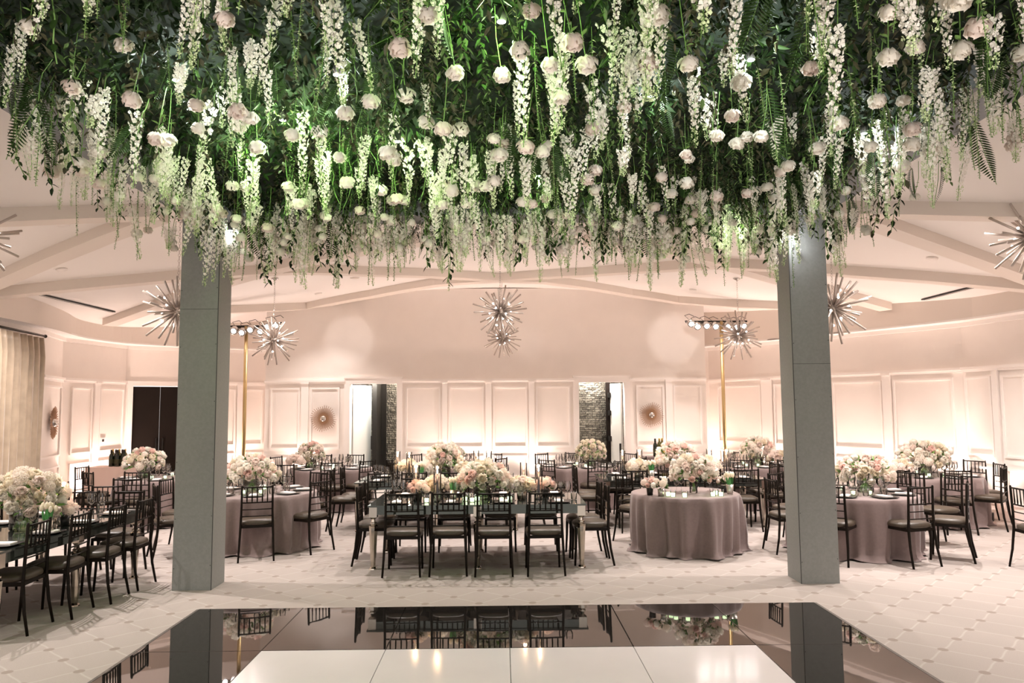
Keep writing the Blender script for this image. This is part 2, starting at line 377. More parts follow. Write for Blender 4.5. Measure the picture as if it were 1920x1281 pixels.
# drum: soffit, curved fascia up to the vault, bright crown strip
def chaikin(p,k=3):
    for _ in range(k):
        q=[p[0]]
        for a,b in zip(p,p[1:]): q+= [tuple(a[i]*.75+b[i]*.25 for i in (0,1)),tuple(a[i]*.25+b[i]*.75 for i in (0,1))]
        q.append(p[-1]); p=q
    return p
def inset(pl,dist):
    out=[]
    for i,p in enumerate(pl):
        ns=[]
        for a,b in ((i-1,i),(i,i+1)):
            if a>=0 and b<len(pl): ns.append(frame2(pl[a],pl[b])[3])
        nn=sum(ns,Vector((0,0,0))).normalized(); out.append((p[0]+nn.x*dist,p[1]+nn.y*dist))
    return out
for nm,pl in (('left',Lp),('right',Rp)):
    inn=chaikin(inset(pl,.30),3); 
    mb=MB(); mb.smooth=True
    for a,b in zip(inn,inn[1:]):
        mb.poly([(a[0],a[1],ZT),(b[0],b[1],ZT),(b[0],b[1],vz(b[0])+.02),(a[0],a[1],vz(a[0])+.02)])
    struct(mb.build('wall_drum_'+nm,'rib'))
    mb=MB()
    out=[]
    # sample the outer polyline with the same number of points
    def samp(poly,k):
        Ls=[0]
        for a,b in zip(poly,poly[1:]): Ls.append(Ls[-1]+math.dist(a,b))
        r=[]
        for i in range(k):
            t=Ls[-1]*i/(k-1); j=max(0,min(len(poly)-2,sum(1 for l in Ls if l<=t)-1)); f=(t-Ls[j])/(Ls[j+1]-Ls[j]+1e-9)
            r.append(tuple(poly[j][q]*(1-f)+poly[j+1][q]*f for q in (0,1)))
        return r
    A=samp(inn,60);B=samp(inset(pl,-.1),60)
    for i in range(59):
        mb.prism([(*A[i],ZT),(*A[i+1],ZT),(*B[i+1],ZT),(*B[i],ZT)],[(*A[i],ZT+.03),(*A[i+1],ZT+.03),(*B[i+1],ZT+.03),(*B[i],ZT+.03)])
    struct(mb.build('ceiling_soffit_'+nm,'ceil'))
    mb=MB()
    for a,b in zip(pl,pl[1:]):
        P,Q,d,n,L=frame2(a,b); wb(mb,P,d,n,0,L,ZT-.07,ZT,0,.05)
    trim(mb)
# ------------------------------------------------------------------ ceiling ribs
ribs=[[(1560,383),(1760,385),(1990,388)],[(1560,380),(1650,408),(1760,448),(1870,488),(1960,522)],[(1330,487),(1553,499),(1740,512),(1910,527),(1990,535)],
 [(1100,440),(1300,472),(1455,514),(1560,540),(1660,568)],
 [(-60,398),(130,392),(300,388)],[(300,392),(200,428),(100,470),(0,515),(-60,540)],[(-60,548),(60,535),(200,522),(335,510),(560,498)],
 [(800,440),(560,484),(430,518),(330,552),(205,598)],
 [(330,578),(430,575),(575,569),(700,545),(820,523),(937,515),(1020,518),(1180,543),(1270,557),(1340,562),(1500,569)],
 [(560,498),(700,503),(850,509),(937,515),(1100,504),(1230,495),(1330,488)]]
for rb in ribs:
    mb=MB(); w=.26; h=.14
    pts=[onvault(*p) for p in rb]; dense=[]
    for a,b in zip(pts,pts[1:]):
        k=max(1,int((b-a).length/.35))
        for i in range(k): dense.append(a.lerp(b,i/k))
    dense.append(pts[-1]); rings=[]
    for i,p in enumerate(dense):
        q=(dense[min(i+1,len(dense)-1)]-dense[max(i-1,0)]); q.z=0; q.normalize(); r=Vector((q.y,-q.x,0))*w/2
        ring=[]
        for s,zz in ((-1,-h),(1,-h),(1,.02),(-1,.02)):
            pp=p+r*s; ring.append((pp.x,pp.y,min(vz(pp.x)+zz,vz(p.x)+.05) if zz>0 else vz(p.x)+zz))
        rings.append(mb.pts(ring))
    for a,b in zip(rings,rings[1:]):
        for k in range(4): j=(k+1)%4; mb.face([a+k,a+j,b+j,b+k])
    mb.face([rings[0]+k for k in range(4)]); mb.face([rings[-1]+k for k in (3,2,1,0)])
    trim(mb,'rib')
# linear slot vents
for nm,a,b in (('left',(52,546),(212,584)),('right',(1732,561),(1862,528))):
    p,q=onvault(*a),onvault(*b); p.z-=.008;q.z-=.008
    mb=MB(); mb.bar(p,q,.09,.02); o=mb.build('slot_vent','black'); tag(o,'long black slot air vent in the %s side of the ceiling'%nm,'vent',None)
    mb=MB(); mb.bar(p+Vector((0,-.055,-.003)),q+Vector((0,-.055,-.003)),.012,.022); mb.build('vent_lip','trim',o)
# recessed downlights
def can_mesh():
    mb=MB(); mb.lathe([(.075,-.02),(.075,0),(.05,0),(.05,-.004)],n=16); r=mb.build('recessed_downlight','trim')
    mb=MB(); mb.lathe([(.05,-.012),(.001,-.012)],n=16,caps=False); mb.build('lens','can',r)
    return r
canp=Proto(can_mesh())
cans=[((119,419),'upper far left of the ceiling'),((116,504),'lower far left of the ceiling'),((1768,404),'upper far right of the ceiling'),((1748,483),'lower far right of the ceiling'),
 ((597,550),'low left of the arched ribs'),((533,511),'beside the left pendant canopy'),((805,512),'left of the central pendant'),((1068,509),'right of the central pendant'),((1299,543),'low right of the arched ribs'),((1405,476),'next to the right grey column top')]
canpos=[]
for p,t in cans:
    q=onvault(*p); canpos.append(q.copy()); s=-math.atan(-.038*(q.x+.1))
    canp.place((q.x,q.y,vz(q.x)-.001),(0,-math.atan(-.038*(q.x+.1)),0),None,'small round recessed downlight, '+t,'ceiling light','recessed downlights')
for p,t in (((664,521),'left'),((1218,515),'right')):
    q=onvault(*p); mb=MB(); mb.lathe([(.10,-.006),(.10,0),],n=20); o=mb.build('ceiling_speaker','trim',None,(q.x,q.y,vz(q.x)+.004)); tag(o,'flat round ceiling speaker %s of the central pendant'%t,'speaker')
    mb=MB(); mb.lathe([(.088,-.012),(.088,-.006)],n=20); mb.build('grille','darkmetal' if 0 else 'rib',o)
# ------------------------------------------------------------------ dance floor
T,TD,Y0=.9452,1.2149,7.1256
def panel(bl):
    mb=MB(); g=.002; b=.003
    mb.prism([(-T/2+g,-TD/2+g,0),(T/2-g,-TD/2+g,0),(T/2-g,TD/2-g,0),(-T/2+g,TD/2-g,0)],[(-T/2+g,-TD/2+g,.018),(T/2-g,-TD/2+g,.018),(T/2-g,TD/2-g,.018),(-T/2+g,TD/2-g,.018)])
    mb.prism([(-T/2+g,-TD/2+g,.018),(T/2-g,-TD/2+g,.018),(T/2-g,TD/2-g,.018),(-T/2+g,TD/2-g,.018)],[(-T/2+g+b,-TD/2+g+b,.02),(T/2-g-b,-TD/2+g+b,.02),(T/2-g-b,TD/2-g-b,.02),(-T/2+g+b,TD/2-g-b,.02)])
    return Proto(mb.build('dance_floor_panel','blackfloor' if bl else 'whitefloor'))
pb,pw=panel(1),panel(0)
cols=['leftmost column','second column from the left','third column from the left','third column from the right','second column from the right','rightmost column']
rows=['far row','second row','third row','fourth row','fifth row','nearest row']
for r in range(6):
    for c in range(6):
        bl=r in(0,5) or c in(0,5)
        (pb if bl else pw).place(((c-2.5)*T,Y0-(r+.5)*TD,0),(0,0,0),None,'glossy %s dance floor panel, %s, %s'%('black' if bl else 'white',rows[r],cols[c]),'floor panel','dance floor panels')
for nm,a,b,c,d in (('far',(-3*T,Y0),(3*T,Y0),(3*T+.05,Y0+.05),(-3*T-.05,Y0+.05)),('left',(-3*T,Y0-6*TD),(-3*T,Y0),(-3*T-.05,Y0+.05),(-3*T-.05,Y0-6*TD)),('right',(3*T,Y0),(3*T,Y0-6*TD),(3*T+.05,Y0-6*TD),(3*T+.05,Y0+.05))):
    mb=MB(); mb.prism([(*a,0),(*b,0),(*c,0),(*d,0)],[(*a,.019),(*b,.019),(*c,.003),(*d,.003)]); o=mb.build('floor_edging','edging'); tag(o,'dark sloping edge strip along the %s side of the dance floor'%nm,'edging','dance floor edging')
# ------------------------------------------------------------------ grey columns and canopy frame
ZB=3.9; XI,XO=3.04,3.44; YC0,YC1=7.92,8.29; YF=1.3
for sx,nm in ((-1,'left'),(1,'right')):
    e=empty('square_column',(sx*(XI+XO)/2,(YC0+YC1)/2,0)); tag(e,'tall grey painted square column under the flower canopy, %s of the dance floor'%nm,'column','canopy columns')
    mb=MB(); hx,hy=.2,.185; mb.box(-hx,-hy,0,hx,hy,ZB); mb.build('shaft','col',e)
    mb=MB()
    zs=2.28 if sx>0 else 2.9
    mb.box(-hx,-hy-.0012,zs,hx,-hy+.001,zs+.004); mb.box(-sx*hx-.004,-hy-.0012,0,-sx*hx+.004,-hy+.001,ZB) ; mb.build('joint_line','seam',e)
    mb=MB()
    for z in (.22,.72,1.3,1.9,2.5,3.1):
        for q in (-1,1):
            c=(q*(hx-.014),-hy-.001,z+(.03 if q>0 else 0)); mb.lathe([(.004,-.001),(.004,.001)],c,6) if 0 else mb.box(c[0]-.004,-hy-.002,c[2]-.004,c[0]+.004,-hy,c[2]+.004)
    mb.build('screw_heads','seam',e)
fr=empty('overhead_canopy',(0,YC0,ZB)); tag(fr,'grey square overhead frame of box beams that carries the hanging flowers','canopy')
def fpart(n,x0,y0,z0,x1,y1,z1,m='frame'):
    mb=MB(); mb.box(x0,y0-YC0,z0-ZB,x1,y1-YC0,z1-ZB); return mb.build(n,m,fr)
ZTB=4.14
fpart('beam',-XO,YC0,ZB,XO,YC1,ZTB); fpart('beam',-XO,YF-.4,ZB,XO,YF,ZTB); fpart('beam',-XO,YF,ZB,-XI,YC0,ZTB); fpart('beam',XI,YF,ZB,XO,YC0,ZTB)
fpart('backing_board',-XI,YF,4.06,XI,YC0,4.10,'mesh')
# ------------------------------------------------------------------ chairs
def sq(rx,ry,z,k=16,e=3.2,dz=0):
    out=[]
    for i in range(k):
        t=2*PI*i/k; c,s=math.cos(t),math.sin(t)
        out.append((rx*abs(c)**(2/e)*(1 if c>=0 else -1),ry*abs(s)**(2/e)*(1 if s>=0 else -1),z))
    return out
def stack(mb,rings):
    mb.smooth=True; ids=[mb.pts(r) for r in rings]; k=len(rings[0])
    for a,b in zip(ids,ids[1:]):
        for i in range(k): j=(i+1)%k; mb.face([a+i,a+j,b+j,b+i])
    mb.face([ids[0]+i for i in reversed(range(k))]); mb.face([ids[-1]+i for i in range(k)])
def make_chair():
    e=empty('chiavari_chair')
    mb=MB(); stack(mb,[sq(.185,.185,.428),sq(.205,.205,.436),sq(.212,.212,.455),sq(.207,.207,.476),sq(.175,.175,.492),sq(.09,.09,.499)]); mb.build('seat_cushion','seat',e)
    mb=MB()
    for a,b in (((-.185,-.185,.415),(.185,-.185,.415)),((.185,-.185,.415),(.185,.185,.415)),((.185,.185,.415),(-.185,.185,.415)),((-.185,.185,.415),(-.185,-.185,.415))): mb.bar(a,b,.022,.032)
    mb.build('seat_frame','chair',e)
    for sx in (-1,1):
        mb=MB(); mb.tube([(sx*.205,-.255,0),(sx*.196,-.215,.2),(sx*.186,-.192,.43),(sx*.180,-.196,.60),(sx*.178,-.208,.90),(sx*.178,-.209,.915)],[.0125,.0145,.0165,.015,.0135,.008],6); mb.build('leg','chair',e)
        mb=MB(); mb.tube([(sx*.192,.20,0),(sx*.187,.188,.22),(sx*.186,.182,.43)],[.0125,.015,.0165],6); mb.build('leg','chair',e)
    mb=MB()
    def rail(z,y,r,bow=.012): mb.tube([(-.178,y,z),(-.09,y-bow*.7,z),(0,y-bow,z),(.09,y-bow*.7,z),(.178,y,z)],r,6)
    rail(.888,-.206,.010); rail(.705,-.199,.009); rail(.622,-.196,.0065); rail(.54,-.193,.0065)
    br=mb.build('backrest','chair',e)
    for i in range(5):
        x=-.178+.356*(i+1)/6
        yb=-.012*(1-(x/.178)**2)
        mb=MB(); mb.tube([(x,-.206+yb,.888),(x,-.203+yb,.83),(x,-.2+yb,.74),(x,-.199+yb,.705)],[.0065,.0065,.009,.006],5); mb.build('spindle','chair',br)
    return e
chair=Proto(make_chair())
CL=[]
def put_chair(x,y,ang,label,group):
    """x,y = middle of the top rail, ang = direction the sitter faces"""
    dx,dy=math.cos(ang),math.sin(ang)
    ox,oy=x+.208*dx,y+.208*dy
    CL.append((ox,oy,ang))
    return chair.place((ox,oy,0),(0,0,ang-PI/2),None,label,'chair',group)
CH='black chiavari chair, '
# ------------------------------------------------------------------ round tables with velvet cloths
def cloth(R,seed,zt=.722):
    rr=random.Random(seed); N=168
    ph=[rr.uniform(0,6.28) for _ in range(8)]
    def fold(t): return .5*math.sin(11*t+ph[0])+.35*math.sin(17*t+ph[1]+.8*math.sin(3*t+ph[4]))+.25*math.sin(27*t+ph[2])+.2*math.sin(5*t+ph[3])
    mb=MB(); mb.smooth=True; rings=[]
    prof=[(.02,zt),(R*.5,zt),(R*.9,zt),(R*.985,zt-.001),(R+.006,zt-.012),(R+.014,zt-.06),(R+.02,zt-.16),(R+.022,.48),(R+.022,.34),(R+.02,.2),(R+.015,.09),(R+.015,.035),(R+.04,.012),(R+.06,.006)]
    for (r,z) in prof:
        k=min(1,max(0,(zt-z)/.55)); k2=1 if z<.05 else 0
        ring=[]
        for i in range(N):
            t=2*PI*i/N
            rad=r+fold(t)*(.080*k**.6)-.012*k+k2*.03*math.sin(7*t+ph[5])
            zz=z+(.018*max(0,math.sin(9*t+ph[6])) if k2 else 0)
            ring.append((rad*math.cos(t),rad*math.sin(t),zz))
        rings.append(mb.pts(ring))
    for a,b in zip(rings,rings[1:]):
        for i in range(N): j=(i+1)%N; mb.face([b+i,b+j,a+j,a+i])
    mb.face([rings[0]+i for i in range(N)])
    return mb
def clock(dx,dy):
    h=round((math.degrees(math.atan2(dx,dy))%360)/30)%12
    return ['far side','far right side','upper right side','right side','lower right side','near right side','near side','near left side','lower left side','left side','upper left side','far left side'][h]
TD_={ 'T0':((-5.6,12.6),.76,'round table before the dark double doors'),
 'T1':((-3.35,10.36),.76,'round table behind the left column'),
 'T2':((-3.25,14.2),.76,'round table below the back left sunburst'),
 'T3':((1.38,14.2),.76,'round table before the right doorway'),
 'T4':((4.5,14.0),.76,'round table beside the right gold pole'),
 'T5':((-.95,14.5),.72,'round table at the back wall middle'),
 'T6':((4.42,9.66),.76,'round table behind the right column'),
 'T7':((6.62,11.85),.76,'round table by the right panelled wall'),
 'T8':((7.1,8.3),.76,'round table past the right edge'),
 'S':((2.31,9.86),.68,'small round table right of centre')}
def round_table(key):
    (x,y),R,desc=TD_[key]
    e=empty('round_table',(x,y,0)); tag(e,'round folding table under the cloth of the '+desc,'table','round tables')
    mb=MB(); mb.lathe([(R-.02,.69),(R-.02,.716)],n=40); mb.build('table_top','darkwood',e)
    for i in range(4):
        t=PI/4+i*PI/2; mb=MB(); mb.tube([(math.cos(t)*.42,math.sin(t)*.42,.69),(math.cos(t)*.5,math.sin(t)*.5,0)],.015,6); mb.build('leg','darkmetal',e)
    o=cloth(R,hash(key)%1 + sum(map(ord,key))).build('tablecloth','cloth',None,(x,y,0)); tag(o,'draped velvet cloth on the '+desc,'tablecloth','mauve velvet tablecloths')
for k in TD_: round_table(k)
def rc(key,pts,label_extra=None):
    (cx,cy),R,desc=TD_[key]; used={}
    for p in pts:
        if len(p)==2 and p[0]>30: q=onz(p[0],p[1],.915); x,y=q.x,q.y
        else: x,y=p[0],p[1]
        dx,dy=x-cx,y-cy; dist=math.hypot(dx,dy); mn=R+.30
        if dist<mn: x,y=cx+dx/dist*mn,cy+dy/dist*mn
        side=clock(dx,dy); used[side]=used.get(side,0)+1
        ex='' if used[side]==1 else (', further out' if used[side]==2 else ', the outermost')
        put_chair(x,y,math.atan2(cy-y,cx-x)+R_.uniform(-.1,.1),CH+side+' of '+desc+ex,'chairs around the '+desc)
rc('T0',[(154,874),(165,884),(260,883),(239,896),(203,909),(-6.1,13.35),(-5.0,13.3)])
rc('T1',[(483,909.5),(590.5,900),(581,885.6),(-4.38,9.56),(-4.59,10.34),(-3.9,11.15)])
rc('T2',[(533,869.7),(622,866),(656,853),(676,861.7),(518,855.5),(452,861),(607,853)])
rc('T3',[(1021,850),(1028,860.5),(1120,861.5),(1156,866),(1078,848),(1182,849),(1206,857)])
rc('T4',[(1394,847),(1389,860.5),(1475,861),(1452,847),(3.5,13.9),(5.6,13.7)])
rc('T5',[(778,851),(730,860),(916,850.5),(940,858),(-.67,13.4)])
rc('T6',[(1552,909),(1725.5,910.7),(1813,904),(1783,889),(1707,884),(3.37,9.62),(3.73,10.47),(4.6,10.5)])
rc('T7',[(1628,858.5),(1796,880),(1827,862),(1873,868),(1880,875),(1680,879)])
rc('T8',[(6.2,7.75),(1913,913),(6.3,8.9)])
rc('S',[(1.72,10.5),(2.9,10.55)])
# ------------------------------------------------------------------ mirrored tables
def table_leg(x,y,e):
    mb=MB(); s=.045
    mb.box(x-s,y-s,.59,x+s,y+s,.704)
    def ring(r,z,k=8): return [(x+r*math.cos(PI/k+2*PI*i/k),y+r*math.sin(PI/k+2*PI*i/k),z) for i in range(k)]
    ids=[]
    for r,z in ((.05,.59),(.022,.565),(.026,.535),(.040,.528),(.040,.515),(.030,.505),(.052,.49),(.050,.47),(.028,.03),(.045,.012),(.048,0)): ids.append(mb.pts(ring(r,z)))
    for a,b in zip(ids,ids[1:]):
        for i in range(8): j=(i+1)%8; mb.face([b+i,b+j,a+j,a+i])
    return mb.build('leg','mirror',e)
def mirror_table(x0,y0,x1,y1,desc,along='x'):
    e=empty('mirrored_table',((x0+x1)/2,(y0+y1)/2,0)); tag(e,desc,'table','long mirrored tables')
    hx,hy=(x1-x0)/2,(y1-y0)/2
    mb=MB(); mb.box(-hx,-hy,.707,hx,hy,.725); mb.build('table_top','smoke',e)
    mb=MB()
    for a,b in (((-hx+.03,-hy+.03),(hx-.03,-hy+.03)),((hx-.03,-hy+.03),(hx-.03,hy-.03)),((hx-.03,hy-.03),(-hx+.03,hy-.03)),((-hx+.03,hy-.03),(-hx+.03,-hy+.03))):
        mb.bar((*a,.662),(*b,.662),.02,.088)
    mb.build('apron','smoke',e)
    k=3 
    for i in range(k):
        for s in (-1,1):
            if along=='x': table_leg(-hx+.06+(2*hx-.12)*i/(k-1),s*(hy-.055),e)
            else: table_leg(s*(hx-.055),-hy+.06+(2*hy-.12)*i/(k-1),e)
    return e
MT={'A':(-1.60,8.78,.92,9.92,'long mirrored dining table in the centre nearest the dance floor','centre mirrored table'),
 'B':(-2.27,11.40,.20,12.5,'long mirrored dining table behind the centre one, left of it','left rear mirrored table'),
 'C':(1.47,11.43,3.97,12.55,'long mirrored dining table behind the small round table','right rear mirrored table'),
 'D':(-5.2,6.15,-4.06,8.58,'long mirrored dining table at the left edge, seen end on','left edge mirrored table')}
for k,v in MT.items(): mirror_table(*v[:4],v[4],'y' if k=='D' else 'x')
def rowch(key,side,pts,ang):
    d=MT[key][5]; n=len(pts)
    for i,p in enumerate(pts):
        x,y=p
        if abs(x)>30: q=onz(x,y,.915); x,y=q.x,q.y
        o=['first','second','third','fourth'][i]
        put_chair(x,y,ang+R_.uniform(-.05,.05),CH+'%s on the %s of %s'%(o,side,d),'chairs around the '+d)
UP,DN,LF,RT=PI/2,-PI/2,PI,0
rowch('A','near side from the left',[(753.7,923.2),(840.5,922),(925.5,922),(1022.5,921)],UP)
rowch('A','far side from the left',[(-1.22,10.2),(-.68,10.18),(-.08,10.17),(.45,10.2)],DN)
rowch('A','right end from the front',[(1.20,9.10),(1.17,9.56)],LF)
rowch('A','left end from the front',[(-1.78,9.2),(-1.82,9.64)],RT)
rowch('B','near side from the left',[(-1.81,11.0),(-1.33,11.04),(-.76,11.02),(-.18,11.0)],UP)
rowch('B','left end from the front',[(-2.66,11.68),(-2.60,12.14)],RT)
rowch('B','right end from the front',[(.56,11.75),(.56,12.22)],LF)
rowch('B','far side from the left',[(-1.75,12.86),(-1.2,12.86),(-.25,12.88)],DN)
rowch('C','near side from the left',[(1.89,11.1),(2.42,11.12),(2.97,11.1),(3.53,11.1)],UP)
rowch('C','left end from the front',[(1.09,11.76),(1.09,12.22)],RT)
rowch('C','right end from the front',[(4.34,11.8),(4.36,12.26)],LF)
rowch('C','far side from the left',[(2.05,12.92),(2.6,12.92),(3.5,12.95)],DN)
rowch('D','right side from the front',[(-4.03,6.62),(-3.93,7.09),(-3.85,7.6),(-3.83,8.12)],LF+.04)
rowch('D','left side from the front',[(-5.55,6.7),(-5.5,7.2),(-5.5,7.7),(-5.5,8.2)],RT)
rowch('D','far end from the left',[(-4.92,8.93),(-4.40,8.93)],DN)
# ------------------------------------------------------------------ flowers: blooms
def petal(mb,c,d,up,w,l,cup,k=3):
    """grid petal: starts at c, grows along d, bends toward up"""
    side=d.cross(up).normalized(); rows=[]
    for i in range(k):
        t=i/(k-1); ww=w*(.45+.75*t-.35*t*t) ; base=c+d*(l*t)+up*(cup*l*t*t)
        curl=-.12*l*max(0,t-.6)
        rows.append(mb.pts([base-side*ww/2+up*(.22*w),base+up*(curl-.05*w),base+side*ww/2+up*(.22*w)]))
    for a,b in zip(rows,rows[1:]):
        for j in (0,1): mb.face([a+j,a+j+1,b+j+1,b+j])
def rose_mesh(seed,R=.045):
    rr=random.Random(seed); mb=MB(); mb.smooth=True
    mb.ball((0,0,R*.15),R*.52,7,5,1.1)
    for n,el,l,off in ((4,1.45,.95,.22),(5,1.30,1.15,.34),(6,1.10,1.2,.44),(7,.85,1.15,.50),(5,.45,.8,.55)):
        o=rr.uniform(0,6)
        for i in range(n):
            t=o+2*PI*i/n+rr.uniform(-.15,.15); h=Vector((math.cos(t),math.sin(t),0)); z=Vector((0,0,1))
            e=el+rr.uniform(-.08,.08); d=(h*math.cos(e)+z*math.sin(e)).normalized(); up=(z*math.cos(e)-h*math.sin(e)).normalized()
            petal(mb,h*R*off-z*R*.35,d,up,R*1.15,R*l*rr.uniform(.9,1.08),.45)
    return mb
ROSES={}
for nm,mt in (('W','petalW'),('I','petalI'),('B','petalB'),('P','petalP')):
    ROSES[nm]=[]
    for s in (1,2):
        me=rose_mesh(s*7+ord(nm)); me.mi=0
        o=me.build('rose_bloom',mt); ROSES[nm].append(o.data); bpy.data.objects.remove(o)
def floretball(seed,R,n=110,sz=.013):
    rr=random.Random(seed); mb=MB()
    for i in range(n):
        z=1-2*(i+.5)/n; t=i*2.39996; s=math.sqrt(max(0,1-z*z)); nn=Vector((s*math.cos(t),s*math.sin(t),z))
        a=nn.orthogonal().normalized(); b=nn.cross(a); c=nn*R*rr.uniform(.86,1.04); o=rr.uniform(0,6)
        for k in range(4):
            q=o+k*PI/2; u=a*math.cos(q)+b*math.sin(q); v=a*math.cos(q+PI/2)+b*math.sin(q+PI/2)
            mb.poly([c,c+(u+v*.45)*sz+nn*.004,c+(u+v)*sz*1.05+nn*.006,c+(v+u*.45)*sz+nn*.004])
    return mb
hy=floretball(5,.05).build('hydrangea_head','petalH'); HYD=hy.data; bpy.data.objects.remove(hy)
hy=floretball(6,.05).build('hydrangea_head','petalB'); HYDP=hy.data; bpy.data.objects.remove(hy)
def leaf(mb,p,d,n,l,w):
    s=d.cross(n).normalized()
    q=mb.pts([p,p+d*l*.35+s*w/2+n*w*.12,p+d*l*.7+s*w*.36,p+d*l-n*l*.10,p+d*l*.7-s*w*.36,p+d*l*.35-s*w/2+n*w*.12,p+d*l*.5-n*w*.08])
    mb.face([q,q+1,q+6]); mb.face([q+1,q+2,q+6]); mb.face([q+2,q+3,q+6]); mb.face([q+3,q+4,q+6]); mb.face([q+4,q+5,q+6]); mb.face([q+5,q,q+6])
def rdir(rr):
    while 1:
        v=Vector((rr.uniform(-1,1),rr.uniform(-1,1),rr.uniform(-1,1)))
        if .1<v.length<1: return v.normalized()
# bouquet: low dome of blooms in a glass vase
def bouquet(x,y,R,z0,label,seed,mix='WWWIBBWPHI',n=38,vaseR=.09,vaseM='vase',hz=.75,base=.727,group='rose and hydrangea centrepieces'):
    rr=random.Random(seed); e=empty('flower_arrangement',(x,y,base)); tag(e,label,'flowers',group)
    vh=z0-base
    mb=MB(); mb.lathe([(vaseR*.9,0),(vaseR,.01),(vaseR,vh),(vaseR-.006,vh),(vaseR-.006,.012)],n=20,caps=False); mb.lathe([(vaseR*.9,0.001),(.001,.001)],n=20,caps=False); mb.build('vase',vaseM,e)
    mb=MB()
    for i in range(10):
        t=rr.uniform(0,6.28); a=rr.uniform(.2,.75)*vaseR; mb.tube([(a*math.cos(t),a*math.sin(t),.02),(a*.4*math.cos(t+2),a*.4*math.sin(t+2),vh+.02)],.004,4,False)
    mb.build('stems','stem',e)
    mb=MB()
    for i in range(int(n*3.2)):
        v=rdir(rr); v.z=abs(v.z)*1.0-.25; v.normalize(); p=Vector((v.x*R,v.y*R,v.z*R*hz+vh+R*.25))*1.0
        mb.mi=rr.choice((0,1,1)); leaf(mb,p*.86+Vector((0,0,vh*.14)),(v+rdir(rr)*.7).normalized(),rdir(rr),rr.uniform(.05,.09),.03)
    mb.build('foliage',['leafC','stem'],e)
    for i in range(n):
        z=1-1.25*(i+.5)/n; t=i*2.39996+rr.uniform(-.2,.2); s=math.sqrt(max(0,1-z*z)); v=Vector((s*math.cos(t),s*math.sin(t),z))
        k=rr.choice(mix); rad=R*rr.uniform(.86,1.06)
        me=(HYD if k=='H' else HYDP) if k in 'HQ' else rr.choice(ROSES[k])
        o=bpy.data.objects.new('hydrangea_head' if k in 'HQ' else 'rose_bloom',me); C.objects.link(o); o.parent=e
        o.location=(v.x*rad,v.y*rad,v.z*rad*hz+vh+R*.25); o.rotation_euler=(v+rdir(rr)*.25).to_track_quat('Z','Y').to_euler(); sc=rr.uniform(.85,1.25)*(R/.28)**.35; o.scale=(sc,)*3
    return e
def tulips(x,y,label,seed,base=.727,n=9,h=.26):
    rr=random.Random(seed); e=empty('tulip_vase',(x,y,base)); tag(e,label,'flowers','small vases of white tulips')
    mb=MB(); mb.lathe([(.032,0),(.036,.005),(.048,.12),(.044,.12),(.034,.012)],n=16,caps=False); mb.build('vase','silver',e)
    mb=MB()
    for i in range(16):
        t=rr.uniform(0,6.28); d=Vector((math.cos(t)*.28,math.sin(t)*.28,1)).normalized(); leaf(mb,Vector((math.cos(t)*.02,math.sin(t)*.02,.09)),d,Vector((math.cos(t),math.sin(t),0)),.14,.03)
    mb.build('foliage','tulipleaf',e)
    for i in range(n):
        t=i*2.4; a=.02+.05*i/n; mb=MB(); mb.smooth=True
        c=(a*math.cos(t),a*math.sin(t),h-.4*a+rr.uniform(-.02,.01)); mb.lathe([(.003,-.03),(.015,-.02),(.019,0),(.013,.022),(.004,.03)],c,7); mb.build('tulip_bloom','petalI',e)
def posy(x,y,label,seed,mix,pot='darkmetal',base=.727,R=.085,n=12,potr=.045):
    rr=random.Random(seed); e=empty('small_posy',(x,y,base)); tag(e,label,'flowers','small posies')
    mb=MB(); mb.lathe([(potr*.8,0),(potr,.09),(potr*.9,.09)],n=14,caps=True); mb.build('cup',pot,e)
    mb=MB()
    for i in range(26):
        v=rdir(rr); v.z=abs(v.z)*.8; mb.mi=i%2; leaf(mb,Vector((0,0,.10))+v*R*.6,(v+rdir(rr)*.4).normalized(),rdir(rr),.06,.025)
    mb.build('foliage',['leafB','leafC'],e)
    for i in range(n):
        z=1-1.1*(i+.5)/n; t=i*2.39996; s=math.sqrt(max(0,1-z*z)); k=rr.choice(mix); me=(HYD if k=='H' else HYDP) if k in 'HQ' else rr.choice(ROSES[k])
        o=bpy.data.objects.new('rose_bloom' if k not in 'HQ' else 'hydrangea_head',me); C.objects.link(o); o.parent=e; v=Vector((s*math.cos(t),s*math.sin(t),z)); o.location=(v.x*R,v.y*R,.13+v.z*R*.8); o.rotation_euler=v.to_track_quat('Z','Y').to_euler(); sc=R/.085*rr.uniform(.65,.9); o.scale=(sc,)*3
def tx(px,Y): return ony(px,900,Y).x
bouquet(tx(905,9.35),9.35,.30,.87,'large white and blush rose centrepiece in the middle of the centre table',1,n=60,vaseR=.12)
posy(tx(785,9.2),9.2,'coral pink hydrangea posy left on the centre table',11,'QQP','darkmetal',R=.10,n=9)
posy(tx(818,9.5),9.5,'ivory and peach rose posy behind a tall candle on the centre table',12,'IWB','glass',R=.13,n=16,potr=.05)
tulips(tx(850,9.25),9.25,'white tulips left of the big centrepiece on the centre table',13)
posy(tx(978,9.3),9.3,'blush rose posy in a silver goblet right on the centre table',14,'BBIW','silver',R=.13,n=18,potr=.06)
posy(tx(1022,9.5),9.5,'pink posy at the right end of the centre table',15,'QP','darkmetal',R=.10,n=9)
bouquet(tx(832,12.0),12.0,.27,.92,'tall white and blush rose centrepiece on the left rear mirrored table',2,n=52,vaseR=.11,hz=1.0)
posy(tx(795,11.8),11.8,'ivory posy left on the left rear mirrored table',16,'IWH','silver',R=.13,n=14)
posy(tx(764,12.1),12.1,'cream hydrangea posy at the left of the left rear mirrored table',17,'HI','silver',R=.14,n=12)
tulips(tx(790,11.7),11.65,'white tulips on the left rear mirrored table',18)
